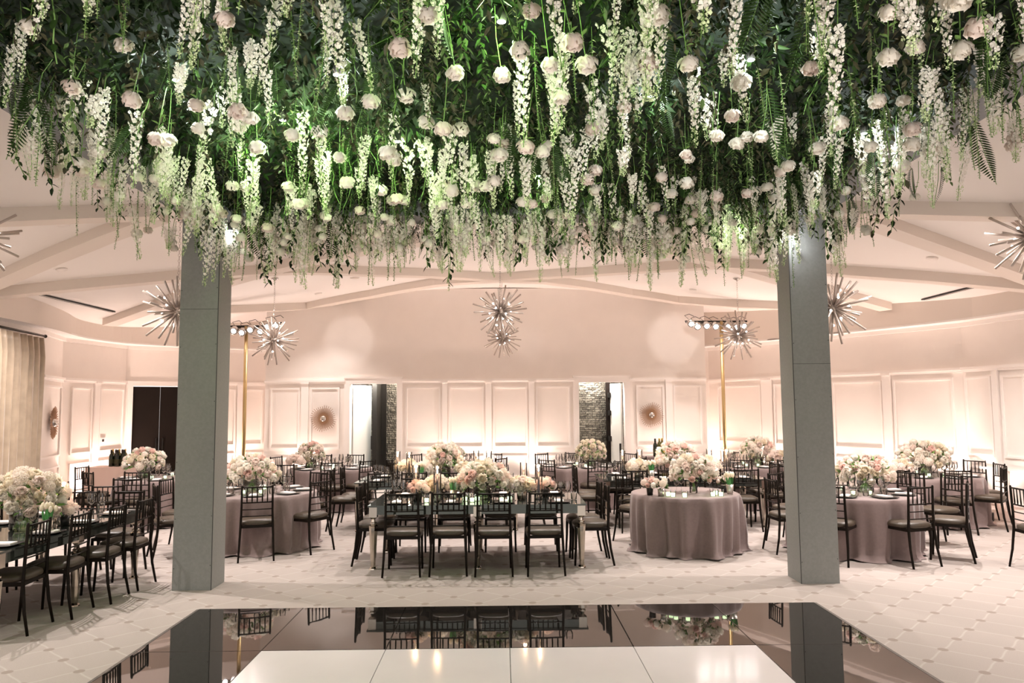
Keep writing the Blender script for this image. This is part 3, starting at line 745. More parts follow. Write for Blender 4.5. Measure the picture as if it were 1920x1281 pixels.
posy(tx(870,11.8),11.8,'white posy right on the left rear mirrored table',19,'WI','silver',R=.12,n=12)
bouquet(tx(1268,12.0),12.0,.30,.90,'pink and white rose centrepiece on the right rear mirrored table',3,mix='WWBPBQ',n=56,vaseR=.11,hz=.95)
posy(tx(1196,11.85),11.85,'ivory posy left on the right rear mirrored table',20,'IWH','silver',R=.14,n=14)
tulips(tx(1222,11.7),11.7,'white tulips on the right rear mirrored table',21)
posy(tx(1325,11.9),11.9,'blush posy right on the right rear mirrored table',22,'BHI','silver',R=.17,n=16)
bouquet(tx(1298,9.8),9.75,.27,.90,'full white and pink rose arrangement on the small round table',4,mix='WWWBPHI',n=54,vaseR=.05,vaseM='glass',hz=.8,base=.725)
tulips(tx(1368,9.6),9.6,'white tulips in a silver cup on the small round table',23,base=.725,n=12)
posy(tx(1218,9.57),9.57,'coral roses in a dark square cup on the small round table',24,'PQ','darkmetal',base=.725,R=.08,n=8)
posy(tx(1239,9.45),9.45,'white and green sprigs in a tall silver cup on the small round table',25,'HW','silver',base=.725,R=.085,n=5)
posy(tx(1357,9.8),9.8,'blush roses beside the tulips on the small round table',26,'B','darkmetal',base=.725,R=.07,n=6)
bouquet(tx(48,7.3),7.3,.33,.90,'huge ivory and blush rose centrepiece at the left picture edge',5,mix='WWIIBH',n=70,vaseR=.12,hz=.85)
tulips(tx(98,7.1),7.05,'white tulips at the left edge beside tall candles',27)
posy(tx(108,7.35),7.5,'pink blooms beside the tall candles at left edge',28,'BQ','darkmetal',R=.09,n=8)
for key,px,R,hz,sd in (('T0',270,.30,.72,6),('T1',472,.32,.75,7),('T2',582,.24,1.0,8),('T3',1108,.27,.9,9),('T4',1422,.29,.9,10),('T6',1622,.31,.75,31),('T7',1735,.36,.75,32),('T5',850,.2,.7,33),('T8',2050,.26,.8,34)):
    (cx,cy),_,desc=TD_[key]
    bx=tx(px,cy) if key not in('T8',) else cx
    bouquet(bx,cy,R,.88,'white and blush centrepiece on the '+desc,sd,mix='WWIBBPH' if key!='T3' else 'IIIB',n=int(46*(R/.28)),vaseR=.10,hz=hz,base=.725)
posy(tx(556,13.9),13.8,'pink posy beside the centrepiece at the left sunburst mirror',41,'BQ','silver',base=.725,R=.13,n=10)
posy(tx(1462,13.6),13.6,'ivory posy beside the right column on the back round table',42,'IB','silver',base=.725,R=.15,n=12)
posy(tx(1690,11.5),11.5,'blush posy left of the right wall centrepiece',43,'BQI','silver',base=.725,R=.13,n=12)
# ------------------------------------------------------------------ tableware
def wine():
    mb=MB(); mb.lathe([(.008,.095),(.028,.108),(.040,.135),(.042,.165),(.034,.215)],n=14,caps=False); r=mb.build('wine_glass','glass')
    mb=MB(); mb.lathe([(.034,.0),(.034,.003),(.006,.008),(.0035,.03),(.0035,.09),(.008,.096)],n=12,caps=False); mb.build('stem','glass',r); return Proto(r)
def tumbler():
    mb=MB(); mb.lathe([(.001,.004),(.034,.004),(.038,.09)],n=14,caps=False); return Proto(mb.build('water_glass','glass'))
def plate():
    mb=MB(); stack(mb,[sq(.09,.09,0,20,5),sq(.135,.135,.014,20,5),sq(.135,.135,.018,20,5),sq(.12,.12,.016,20,5)]); return Proto(mb.build('black_plate','plate'))
def card():
    mb=MB(); mb.prism([(-.05,-.095,0),(.05,-.095,0),(.05,.095,0),(-.05,.095,0)],[(-.05,-.095,.012),(.05,-.095,.012),(.05,.095,.012),(-.05,.095,.012)]); return Proto(mb.build('folded_napkin','card'))
def votive():
    mb=MB(); mb.lathe([(.001,.004),(.028,.004),(.032,.075)],n=12,caps=False); r=mb.build('votive_holder','glass')
    mb=MB(); mb.lathe([(.022,.006),(.024,.045)],n=10); mb.build('candle','votive',r); return Proto(r)
def taper():
    e=empty('taper_candle'); mb=MB(); mb.tube([(0,0,.02),(0,0,.33)],.0125,8); mb.build('candle','candle',e)
    mb=MB(); mb.lathe([(.04,0),(.04,.01),(.014,.02),(.014,.05)],n=12); mb.build('candle_holder','darkmetal',e)
    mb=MB(); mb.lathe([(.002,.333),(.010,.348),(.006,.372),(.0005,.395)],n=8,caps=False); mb.build('flame','flame',e)
    mb=MB(); mb.lathe([(.046,.005),(.046,.42)],n=16,caps=False); mb.build('glass_cylinder','glass',e); return Proto(e)
WG,WT,PL,CD,VO,TP=wine(),tumbler(),plate(),card(),votive(),taper()
def setting(x,y,ang,z,desc):
    """place at table edge; ang: direction the sitter faces"""
    dx,dy=math.cos(ang),math.sin(ang); sx,sy=dy,-dx
    PL.place((x,y,z),(0,0,ang-PI/2),None,'black plate '+desc,'plate','black plates')
    CD.place((x,y,z+.0165),(0,0,ang-PI/2),None,'white napkin '+desc,'napkin','white folded napkins')
    for k,(a,b,w) in enumerate(((.20,.12,0),(.27,.04,0),(.25,.20,1))):
        gx,gy=x+dx*a+sx*b,y+dy*a+sy*b
        if w==0: WG.place((gx,gy,z),(0,0,0),R_.uniform(.95,1.1),'%s wine glass %s'%(('outer','inner')[k],desc),'glass','wine glasses')
        else: WT.place((gx,gy,z),(0,0,0),None,'water tumbler '+desc,'glass','water tumblers')
for key in TD_:
    if key=='S': continue
    (cx,cy),R,desc=TD_[key]; n=8; a0=.2
    for i in range(n):
        t=a0+2*PI*i/n; r=R-.18
        setting(cx+r*math.cos(t),cy+r*math.sin(t),t+PI,.7235,'at %s seat, %s'%(['right','far right','far','far left','left','near left','near','near right'][i],desc))
    for i,(a,q) in enumerate(((4.3,'left'),(5.1,'right'),(1.6,'back'))):
        VO.place((cx+.27*math.cos(a),cy+.27*math.sin(a),.7235),(0,0,0),None,'glowing green votive, %s one on the %s'%(q,desc),'candle','glowing votives')
ords=['first','second','third','fourth']
for k,v in MT.items():
    x0,y0,x1,y1,_,d=v
    if k!='D':
        for i in range(4):
            xx=x0+(x1-x0)*(i+.5)/4+R_.uniform(-.02,.02)
            setting(xx,y0+.17,UP,.7255,'at %s near side seat, %s'%(ords[i],d)); setting(xx,y1-.17,DN,.7255,'at %s far side seat, %s'%(ords[i],d))
    else:
        for i in range(4):
            yy=y0+(y1-y0)*(i+.5)/4
            setting(x1-.17,yy,LF,.7255,'at %s right side seat, %s'%(ords[i],d)); setting(x0+.17,yy,RT,.7255,'at %s left side seat, %s'%(ords[i],d))
cnd=[(780,877,9.25,'centre table, left one'),(820,882,9.1,'centre table beside the tulips'),(982,873,9.55,'centre table, right of the centrepiece'),(1010,875,9.25,'centre table, rightmost'),
 (745,850,12.1,'left rear mirrored table, leftmost'),(767,850,11.9,'left rear mirrored table, second from left'),(893,848,12.1,'left rear mirrored table, third from left'),(917,848,12.0,'left rear mirrored table, rightmost'),
 (1168,848,12.0,'right rear mirrored table, leftmost'),(1200,850,12.05,'right rear mirrored table, second from left'),(1331,846,12.1,'right rear mirrored table, third from left'),(1363,847,12.0,'right rear mirrored table, rightmost'),
 (106,902,7.75,'mirrored table at the left edge, left one'),(120,900,7.55,'mirrored table at the left edge, right one')]
flames=[]
for px,py,Y,t in cnd:
    x=tx(px,Y); TP.place((x,Y,.7255),(0,0,0),None,'lit black taper candle in a glass cylinder, '+t,'candle','black taper candles'); flames.append((x,Y,1.1))
for i,(px,Y,t) in enumerate(((1252,9.42,'leftmost'),(1261,9.34,'second from left'),(1283,9.28,'third from left'),(1336,9.36,'third from right'),(1341,9.5,'second from right'),(1351,9.36,'rightmost'))):
    VO.place((tx(px,Y),Y,.7235),(0,0,0),1.15,'glowing green votive on the small round table, '+t,'candle','glowing votives')
for i,px in enumerate((800,872,885,895,940,955)):
    VO.place((tx(px,9.02+.1*(i%2)),9.02+.1*(i%2),.7255),(0,0,0),1.1,'glowing green votive on the centre table, number %s from the left'%['one','two','three','four','five','six'][i],'candle','glowing votives')
for i,(px,Y) in enumerate(((1268,9.75),(1277,9.95),(1330,9.95))):
    WG.place((tx(px,Y),Y,.7235),(0,0,0),1,'stemmed glass on the small round table, %s from the left'%ords[i],'glass','wine glasses')
# ------------------------------------------------------------------ pendants
def starburst(seed,D=.9):
    rr=random.Random(seed); e=empty('starburst_pendant'); R=D/2
    mb=MB(); mb.ball((0,0,0),R*.13,12,8); mb.build('core','rods',e)
    n=46; tips=[]
    mb=MB(); mb2=MB()
    for i in range(n):
        z=1-2*(i+.5)/n; t=i*2.39996+rr.uniform(-.25,.25); s=math.sqrt(1-z*z); v=Vector((s*math.cos(t),s*math.sin(t),z+rr.uniform(-.08,.08))).normalized()
        l=R*rr.choice((1,1,.96,.86,.74)); mb.tube([v*R*.12,v*l],.0135 if l>R*.7 else .012,6)
    mb.build('rods','rods',e)
    for i in range(12):
        z=1-2*(i+.5)/12; t=i*2.39996+1; s=math.sqrt(1-z*z); v=Vector((s*math.cos(t),s*math.sin(t),z)); l=R*rr.uniform(.30,.52)
        mb=MB(); mb.tube([v*R*.12,v*l],.008,5); mb.ball(v*(l+.010),.013,8,6); mb.m=[0]*(len(mb.f)-48)+[1]*48; mb.build('bulb',['rods','bulb'],e)
    return e
pend=[(938,585,11.7,.9,'nearer one of the two overlapping in the middle'),(941.5,634,14.9,.8,'farther one of the two overlapping in the middle'),(513,638.5,13.2,.9,'left of middle, in front of the lamp bar'),
 (1385,629,13.2,.9,'right of middle, in front of the lamp bar'),(1562,578,9.05,.9,'half behind the right grey column'),(333,585,9.05,.9,'half behind the left grey column'),(1935,445,7.6,.9,'cut off by the right edge'),(-48,442,7.6,.9,'cut off by the left edge')]
P0=[Proto(starburst(3)),Proto(starburst(9))]; pendpos=[]
def link():
    mb=MB(); r=.011; mb.tube([(0,0,0),(r,0,.012),(r,0,.03),(0,0,.042)],.0022,4,False); mb.tube([(0,0,0),(-r,0,.012),(-r,0,.03),(0,0,.042)],.0022,4,False); return mb
for i,(px,py,Y,D,t) in enumerate(pend):
    p=ony(px,py,Y); pr=P0[i%2]; o=pr.place(p,(0,0,i*1.3),D/.9,'chrome starburst pendant with small bulbs, '+t,'pendant light','starburst pendants'); pendpos.append(p)
    o2=o
    # chain and canopy belong to each pendant
    for ch in list(o.children):
        if ch.name.startswith(('chain','ceiling_rose')): bpy.data.objects.remove(ch)
    mb=MB(); sc=D/.9; top=(vz(p.x)-p.z)/sc; z=.06
    while z<top-.04:
        a=(int(z/.036)%2)*PI/2; r=.011
        for s in (-1,1): mb.tube([(0,0,z),(s*r*math.cos(a),s*r*math.sin(a),z+.012),(s*r*math.cos(a),s*r*math.sin(a),z+.03),(0,0,z+.042)],.0026,4,False)
        z+=.036
    mb.build('chain','chrome',o); mb=MB(); mb.lathe([(.012,top-.05),(.06,top-.02),(.065,top)],n=16); mb.build('ceiling_rose','chrome',o)
# ------------------------------------------------------------------ sunburst mirrors
def sunburst():
    e=empty('sunburst_mirror'); mb=MB(); rr=random.Random(2)
    for i in range(72):
        t=2*PI*i/72; l=.27 if i%2 else .22; l*=(1 if (i//9)%2 else .92); mb.bar((.03*math.cos(t),-.03,.03*math.sin(t)),(l*math.cos(t),-.05,l*math.sin(t)),.008,.008,(0,1,0))
    mb.build('rays','brass',e)
    mb=MB(); mb.smooth=True
    rings=[mb.pts([(r*math.cos(2*PI*k/20),-y,r*math.sin(2*PI*k/20)) for k in range(20)]) for r,y in ((.068,.0),(.068,.04),(.06,.075),(.035,.095),(.002,.10))]
    for a,b in zip(rings,rings[1:]):
        for k in range(20): j=(k+1)%20; mb.face([a+k,a+j,b+j,b+k])
    mb.build('mirror_boss','chrome',e); return Proto(e)
SB=sunburst()
p=ony(607,785,YB-.01); SB.place(p,(0,0,0),1.05,'brass sunburst mirror left of the left doorway on the back wall','mirror','sunburst mirrors')
p=ony(1221,778,YB-.01); SB.place(p,(0,0,0),1.0,'brass sunburst mirror right of the right doorway on the back wall','mirror','sunburst mirrors')
P,Q,d,n,L=frame2(Lp[3],Lp[4]); s=s_at(95,P,d,n); q=P+d*s+n*.012; rr_=ray(95,793); t=(q-O).dot(n)/rr_.dot(n); q=O+rr_*t
SB.place(q,(0,0,math.atan2(n.y,n.x)+PI/2),1.1,'brass sunburst mirror on the left wall beside the curtain','mirror','sunburst mirrors')
# thermostat
P,Q,d,n,L=frame2(Lp[2],Lp[3]); s=s_at(194,P,d,n); q=P+d*s
mb=MB(); wb(mb,P,d,n,s-.09,s+.09,1.15,1.27,0,.02); o=mb.build('wall_control','white'); tag(o,'white wall control panel on the left panelled wall above the bottles','control panel')
mb=MB(); wb(mb,P,d,n,s-.03,s+.03,1.185,1.235,.02,.024); mb.build('screen','darkmetal',o)
# ------------------------------------------------------------------ curtain and rod
A=Vector((-7.64,12.38,0)); B=Vector((-7.28,10.3,0)); dd=(B-A); LL=dd.length; dd.normalize(); nn=Vector((-dd.y,dd.x,0)); nn=nn if nn.x>0 else -nn
zc=3.02; mb=MB(); mb.smooth=True; N=260; rows=[]
for j,z in enumerate((.01,.5,1.0,1.6,2.2,2.7,2.9,zc)):
    ring=[]
    for i in range(N+1):
        u=i/N; s=u*LL; k=1 if z<2.8 else (.75 if z<3 else .55)
        off=.075*k*math.sin(u*2*PI*10+.9*math.sin(u*9))+.012*k*math.sin(u*2*PI*31+z*.6)
        p=A+dd*s+nn*(off+.05); ring.append((p.x,p.y,z))
    rows.append(mb.pts(ring))
for a,b in zip(rows,rows[1:]):
    for i in range(N): mb.face([a+i,a+i+1,b+i+1,b+i])
o=mb.build('curtain','curtain'); sm=o.modifiers.new('thickness','SOLIDIFY'); sm.thickness=.006; tag(o,'floor length champagne damask curtain in pleats at the left edge','curtain')
mb=MB(); a=A-dd*.12+nn*.05; b=B+nn*.05; mb.tube([a+Vector((0,0,zc+.04)),b+Vector((0,0,zc+.04))],.018,8); mb.ball(a+Vector((0,0,zc+.04)),.03,8,6)
o=mb.build('curtain_rod','rod'); tag(o,'dark metal curtain rod with ball end above the left curtain','curtain rod')
# ------------------------------------------------------------------ light stands
def lamp_stand(px,py,Y,lamps,desc):
    p=ony(px,py,Y); e=empty('light_stand',(p.x,Y,0)); tag(e,desc,'light stand','gold light stands')
    mb=MB(); mb.tube([(0,0,.02),(0,0,p.z)],.036,10); mb.build('pole','gold',e)
    mb=MB(); mb.box(-.25,-.25,0,.25,.25,.02); mb.build('base_plate','darkmetal',e)
    xs=[ony(l,py,Y).x-p.x for l,_ in lamps]
    mb=MB(); mb.tube([(min(xs)-.05,0,p.z),(max(xs)+.05,0,p.z)],.02,8); mb.build('crossbar','darkmetal',e)
    out=[]
    for i,(l,yy) in enumerate(lamps):
        q=ony(l,yy,Y-.15); lx,lz=q.x-p.x,q.z
        mb=MB(); mb.lathe([(.05,0),(.075,.06),(.078,.16),(.07,.16)],n=12)
        o=mb.build('spotlight','chrome',e); o.location=(lx,.02,lz); aim=Vector((0,-.9,-.45)).normalized(); o.rotation_euler=aim.to_track_quat('Z','Y').to_euler(); 
        mb=MB(); mb.lathe([(.066,.158),(.001,.165)],n=12,caps=False); c=mb.build('lens','par',o)
        mb=MB(); mb.bar((-.09,0,.08),(-.09,0,-.02),.01,.02); mb.bar((.09,0,.08),(.09,0,-.02),.01,.02); mb.bar((-.09,0,-.02),(.09,0,-.02),.02,.01); mb.build('yoke','darkmetal',o)
        mb=MB(); mb.tube([(-.03,.05,-.02),(-.09,.09,-.10),(.02,.10,-.17),(.10,.08,-.08)],.006,5); mb.build('cable','darkmetal',o)
lamp_stand(462,612,14.9,[(437,614),(452,617),(468,612),(487,615),(500,606),(516,604)],'tall gold pole with a row of small spotlights, left of the back wall')
lamp_stand(1352,603,15.35,[(1297,601),(1309,606),(1326,605),(1343,606),(1366,606),(1382,607),(1396,605)],'tall gold pole with a row of small spotlights, right of the back wall')
# ------------------------------------------------------------------ bar tables, bottles
def skirted(x,y,w,dp,h,desc,m):
    e=empty('bar_table',(x,y,0)); tag(e,desc,'table','cloth covered bar tables')
    mb=MB(); mb.box(-w/2,-dp/2,h-.02,w/2,dp/2,h); mb.build('table_top',m,e)
    mb=MB(); mb.smooth=True; pts=[]; K=120
    for z,a in ((h-.02,0),(h*.5,1),(0.005,1.2)):
        ring=[]
        for i in range(K):
            t=4*i/K; f=t%1; s=int(t)
            px,py=((-w/2+w*f,-dp/2),(w/2,-dp/2+dp*f),(w/2-w*f,dp/2),(-w/2,dp/2-dp*f))[s]
            k=1+.02*a*math.sin(i*1.3)+.01*a; ring.append((px*k,py*k,z))
        pts.append(mb.pts(ring))
    for a,b in zip(pts,pts[1:]):
        for i in range(K): j=(i+1)%K; mb.face([b+i,b+j,a+j,a+i])
    mb.build('table_skirt',m,e); return e
def bottle_mesh(m,champ=False):
    mb=MB(); r=.04 if not champ else .047
    mb.lathe([(r*.9,0),(r,.01),(r,.19),(r*.75,.225),(.015,.25 if not champ else .262),(.014,.30),(.016,.305),(.016,.315)],n=12); o=mb.build('wine_bottle',m)
    mb=MB(); mb.lathe([(.0175,.255 if not champ else .27),(.0175,.317)],n=10); mb.build('foil_cap','foil' if champ else 'black',o)
    mb=MB(); mb.lathe([(r+.001,.06),(r+.001,.14)],n=12,caps=False); mb.build('label','leafD' if not champ else 'foil',o); return Proto(o)
bA,bB=bottle_mesh('bottle'),bottle_mesh('bottle2',True)
xl=tx(222,14.6); skirted(xl+.02,14.55,1.0,.5,.76,'pale pink cloth bar table with dark bottles by the left wall','cloth2')
for i,px in enumerate((207,213,219,225,231)):
    bA.place((tx(px,14.5),14.5+.05*(i%2),.761),(0,0,0),None,'dark wine bottle on the left bar table, %s from the left'%(ords+['fifth'])[i],'bottle','bottles on the left bar')
for i,px in enumerate((210,222,233)):
    bB.place((tx(px,14.7),14.7,.761),(0,0,0),None,'olive champagne bottle behind the dark ones on the left bar, %s from the left'%ords[i],'bottle','bottles on the left bar')
xr=tx(1246,15.5); skirted(xr,15.5,.8,.5,.80,'mauve cloth bar table with bottles and bucket below the right sunburst mirror','cloth')
for i,(px,pr) in enumerate(((1230,bA),(1238,bB),(1243,bB))):
    pr.place((tx(px,15.4+.1*i),15.4+.1*i,.801),(0,0,0),1.15,'%s bottle on the right bar table, %s from the left'%('dark' if i==0 else 'olive',ords[i]),'bottle','bottles on the right bar')
mb=MB(); mb.smooth=True; mb.lathe([(.08,0),(.085,.01),(.11,.24),(.115,.25),(.105,.25),(.08,.02)],n=20,caps=False); o=mb.build('ice_bucket','gold',None,(tx(1257,15.4),15.4,.801)); tag(o,'gold metal ice bucket beside the bottles on right bar table','bucket')
mb=MB(); mb.tube([(-.112,0,.2),(-.14,0,.18),(-.112,0,.15)],.006,5); mb.build('handle','gold',o)
# ------------------------------------------------------------------ wall uplights (fixtures on the floor)
def upfix():
    mb=MB(); mb.lathe([(.07,0),(.08,.02),(.08,.13),(.065,.13)],n=14); o=mb.build('floor_uplight','black'); mb=MB(); mb.lathe([(.06,.125),(.001,.128)],n=14,caps=False); mb.build('lens','par',o); return Proto(o)
UF=upfix(); ups=[]
def add_up(px,P0_,P1_,off=.30,lab=''):
    P,Q,d,n,L=frame2(P0_,P1_); s=s_at(px,P,d,n); q=P+d*s+n*off; ups.append((q,n)); UF.place((q.x,q.y,.001),(0,0,0),None,'small black floor uplight '+lab,'uplight','floor uplights')
for px,t in ((571,'below the stile left of the left sunburst'),(834,'below the stile right of the left doorway'),(915,'below the middle stile of the back wall'),(997,'below the stile left of the right doorway'),(1254,'below the stile right of the right sunburst')): add_up(px,(XL,YB),(XR,YB),lab=t)
for px,t in ((1335,'in the right alcove corner'),(1440,'behind the right back table'),(1553,'behind the right column'),(1666,'by the right wall, second stile'),(1797,'at the right wall corner')): add_up(px,Rp[1],Rp[2],lab=t)
add_up(1871,Rp[2],Rp[3],lab='at the far right wall'); add_up(2033,Rp[3],Rp[4],lab='beyond the right picture edge')
for px,t in ((449,'in the left alcove'),(240,'beside the dark double doors')): add_up(px,Lp[1],Lp[2],lab=t)
add_up(180,Lp[2],Lp[3],lab='under the left wall control'); add_up(125,Lp[3],Lp[4],lab='near the left curtain')
# ------------------------------------------------------------------ flower canopy
rc_=random.Random(99)
def region(x,y):
    return ('far' if y>6.6 else ('middle' if y>4.9 else 'near'))+' '+('left' if x<-1.15 else ('right' if x>1.15 else 'centre'))
def strand_white(seed,L,wd=.030,dens=150,fs=.019,nm='flower_strand'):
    rr=random.Random(seed); mb=MB(); mb.mi=0
    sw=rr.uniform(-.02,.02); top=rr.uniform(.08,.16)
    mb.tube([(0,0,0),(sw,0,-L*.3),(sw*.5,sw,-L*.7),(0,0,-L)],.0022,4,False); st=mb
    root=st.build(nm,'stem')
    mb=MB(); n=int(L*dens)
    for i in range(n):
        t=i/n; z=-top-(L-top)*t; r=(wd*(1-t)**.6+.008)*rr.uniform(.5,1.15); a=i*2.39996; c=Vector((r*math.cos(a),r*math.sin(a),z)); nn=Vector((math.cos(a),math.sin(a),-.35)).normalized()
        s=fs*(1-.55*t)*rr.uniform(.8,1.15); mb.mi=0 if t<.72+rr.uniform(-.1,.1) else 1
        u=nn.orthogonal().normalized(); v=nn.cross(u); o=rr.uniform(0,6)
        K=4 if mb.mi==0 else 3
        for k in range(K):
            q=o+k*2*PI/K; e1=u*math.cos(q)+v*math.sin(q); e2=u*math.cos(q+1.3)+v*math.sin(q+1.3)
            mb.poly([c,c+e1*s+nn*s*.25,c+(e1+e2)*s*.72+nn*s*.5,c+e2*s+nn*s*.25])
    mb.build('blossoms',['petalW','bud'],root); return Proto(root)
def strand_green(seed,L):
    rr=random.Random(seed); mb=MB(); mb.tube([(0,0,0),(rr.uniform(-.02,.02),0,-L*.5),(0,0,-L)],.002,4,False)
    root=mb.build('trailing_vine','stem'); mb=MB(); n=int(L*130)
    for i in range(n):
        t=i/n; z=-.06-(L-.06)*t; a=i*2.4+rr.uniform(-.4,.4); r=.004; d=Vector((math.cos(a),math.sin(a),rr.uniform(-.6,.2))).normalized()
        mb.mi=0 if rr.random()<.75 else 1; leaf(mb,Vector((0,0,z)),d,Vector((0,0,1)),rr.uniform(.012,.024)*(1.15-.5*t),.012)
    mb.build('leaves',['leafC','bud'],root); return Proto(root)
def strand_leaf(seed,L,mt='leafA'):
    rr=random.Random(seed); pts=[(0,0,0)];x=y=0
    for i in range(5): x+=rr.uniform(-.03,.03);y+=rr.uniform(-.03,.03);pts.append((x,y,-L*(i+1)/5))
    mb=MB(); mb.tube(pts,.003,4,False); root=mb.build('leafy_branch','stem'); mb=MB(); n=int(L*34)
    for i in range(n):
        t=(i+.5)/n; j=min(4,int(t*5)); f=t*5-j; p=Vector(pts[j]).lerp(Vector(pts[j+1]),f); a=i*2.3+rr.uniform(-.3,.3); d=Vector((math.cos(a),math.sin(a),-.9)).normalized()
        leaf(mb,p,d,Vector((math.cos(a),math.sin(a),.8)).normalized(),rr.uniform(.05,.08),rr.uniform(.022,.036))
    mb.build('leaves',mt,root); return Proto(root)
def fern(seed,L=.4):
    rr=random.Random(seed); mb=MB(); mb.tube([(0,0,0),(.05,0,-L*.5),(.12,0,-L)],.002,4,False); root=mb.build('fern_frond','stem'); mb=MB()
    for i in range(26):
        t=(i+.5)/26; p=Vector((.12*t*t,0,-L*t)); l=.085*math.sin(PI*min(1,t*.9+.12))
        for s in (-1,1):
            d=Vector((.1,s,-.45)).normalized(); leaf(mb,p,d,Vector((1,0,0)),l,.011)
    mb.build('leaflets','leafB',root); return Proto(root)
def hang_rose(seed,mt,stem):
    rr=random.Random(seed); me=rose_mesh(seed,.05)
    me.v=[(x,y,-z*1.0) for x,y,z in me.v]
    root=me.build('hanging_rose',mt); mb=MB(); mb.tube([(0,0,.0),(rr.uniform(-.02,.02),0,stem*.5),(0,0,stem)],.0028,4,False)
    for k in range(3):
        a=k*2.1; leaf(mb,Vector((0,0,.03+.05*k)),Vector((math.cos(a),math.sin(a),.3)).normalized(),Vector((0,0,1)),.05,.024)
    mb.build('stem','stem',root); return Proto(root)
SW=[strand_white(*a) for a in ((1,.32),(2,.42,.034),(3,.52,.026),(4,.6,.022,140,.016),(5,.40,.040,70,.026),(6,.5,.02,120,.015),(7,.36,.026,90,.02))]
SG=[strand_green(s,l) for s,l in ((11,.36),(12,.48),(13,.6))]
SL=[strand_leaf(21,.36),strand_leaf(22,.48),strand_leaf(23,.42,'leafB'),strand_leaf(24,.34,'leafD')]
FN=[fern(31,.42),fern(32,.34)]
HR=[hang_rose(41,'petalW',.30),hang_rose(42,'petalW',.42),hang_rose(43,'petalW',.36),hang_rose(44,'petalR',.34)]

def scatter(n,protos,name,cat,zlo,zhi,edge=.35,tilt=.12,smin=.75,smax=1.185,ztop_rose=False,ylo=2.2,):
    k=0
    while k<n:
        if rc_.random()<edge:
            s=rc_.random()
            if s<.62: x=rc_.uniform(-3.4,3.4); y=rc_.uniform(7.6,8.36)
            else: x=rc_.choice((-1,1))*rc_.uniform(2.9,3.5); y=rc_.uniform(3.2,8.2)
        else: x=rc_.uniform(-3.0,3.0); y=rc_.uniform(ylo,7.8)
        # stay clear of the columns
        if 3.0<abs(x)<3.48 and 7.85<y<8.35: continue
        if abs(x)>3.0 or y>7.9:
            x=min(max(x,-3.47),3.47)
            if abs(x)>3.0 and abs(x)<3.44: x=math.copysign(3.0 if rc_.random()<.6 else 3.465,x)
            if 7.9<y<8.31 and abs(x)<3.44: y=7.89 if rc_.random()<.6 else 8.315
        p=rc_.choice(protos)
        p.place((x,y,rc_.uniform(zlo,zhi)),(rc_.uniform(-tilt,tilt),rc_.uniform(-tilt,tilt),rc_.uniform(0,6.28)),rc_.uniform(smin,smax)*(1.22 if y>7.5 and smax>1.18 else 1),name+', %s canopy'%region(x,y),cat,name+'s, %s canopy'%region(x,y)); k+=1
scatter(298,SW,'drooping white delphinium strand','hanging flowers',3.84,4.04,.42)
SK=[strand_white(*a,'loose_flower_strand') for a in ((51,.5,.018,110,.015),(52,.38,.03,60,.024),(53,.58,.024,100,.017))]  # looser variants of the same white flower strand, not another plant
scatter(210,SK,'loose creamy flower strand hanging','hanging flowers',3.80,4.04,.38,.2)
scatter(298,SG,'thin trailing pale green vine','hanging vine',3.82,4.03,.48)
scatter(200,SL,'dark leafy branch hanging down','hanging foliage',3.82,4.03,.4,.3)
scatter(130,FN,'feathery green fern frond hanging','fern',3.84,4.03,.3,.5)
scatter(280,HR,'upside down white rose hanging','rose',3.50,3.74,.36,.15,.8,1.15)
# dense bed of leaves
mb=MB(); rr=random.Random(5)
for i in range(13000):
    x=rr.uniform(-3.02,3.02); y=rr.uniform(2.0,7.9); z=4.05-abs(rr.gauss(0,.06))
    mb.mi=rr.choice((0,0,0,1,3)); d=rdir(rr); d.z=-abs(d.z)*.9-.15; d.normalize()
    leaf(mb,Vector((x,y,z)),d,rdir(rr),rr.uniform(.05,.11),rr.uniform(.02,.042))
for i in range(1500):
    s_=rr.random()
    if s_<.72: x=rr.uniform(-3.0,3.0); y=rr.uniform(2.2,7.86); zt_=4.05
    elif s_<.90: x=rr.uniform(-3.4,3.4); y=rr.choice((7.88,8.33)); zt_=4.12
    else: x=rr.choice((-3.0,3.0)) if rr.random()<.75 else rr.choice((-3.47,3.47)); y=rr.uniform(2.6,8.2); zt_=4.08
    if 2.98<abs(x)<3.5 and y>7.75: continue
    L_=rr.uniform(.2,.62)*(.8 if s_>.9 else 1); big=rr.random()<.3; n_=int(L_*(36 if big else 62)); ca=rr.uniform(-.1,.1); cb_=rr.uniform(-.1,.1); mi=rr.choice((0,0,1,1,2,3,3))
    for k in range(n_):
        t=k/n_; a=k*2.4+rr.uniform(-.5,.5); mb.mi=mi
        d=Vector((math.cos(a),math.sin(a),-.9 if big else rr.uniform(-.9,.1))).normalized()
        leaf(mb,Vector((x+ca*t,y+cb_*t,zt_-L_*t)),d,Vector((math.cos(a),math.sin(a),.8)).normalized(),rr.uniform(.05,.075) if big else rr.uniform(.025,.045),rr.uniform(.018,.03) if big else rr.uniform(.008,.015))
o=mb.build('foliage_bed',['leafA','leafB','leafC','leafD']); tag(o,'dense bed of dark green leaves covering the underside of the canopy','foliage',None,'stuff')
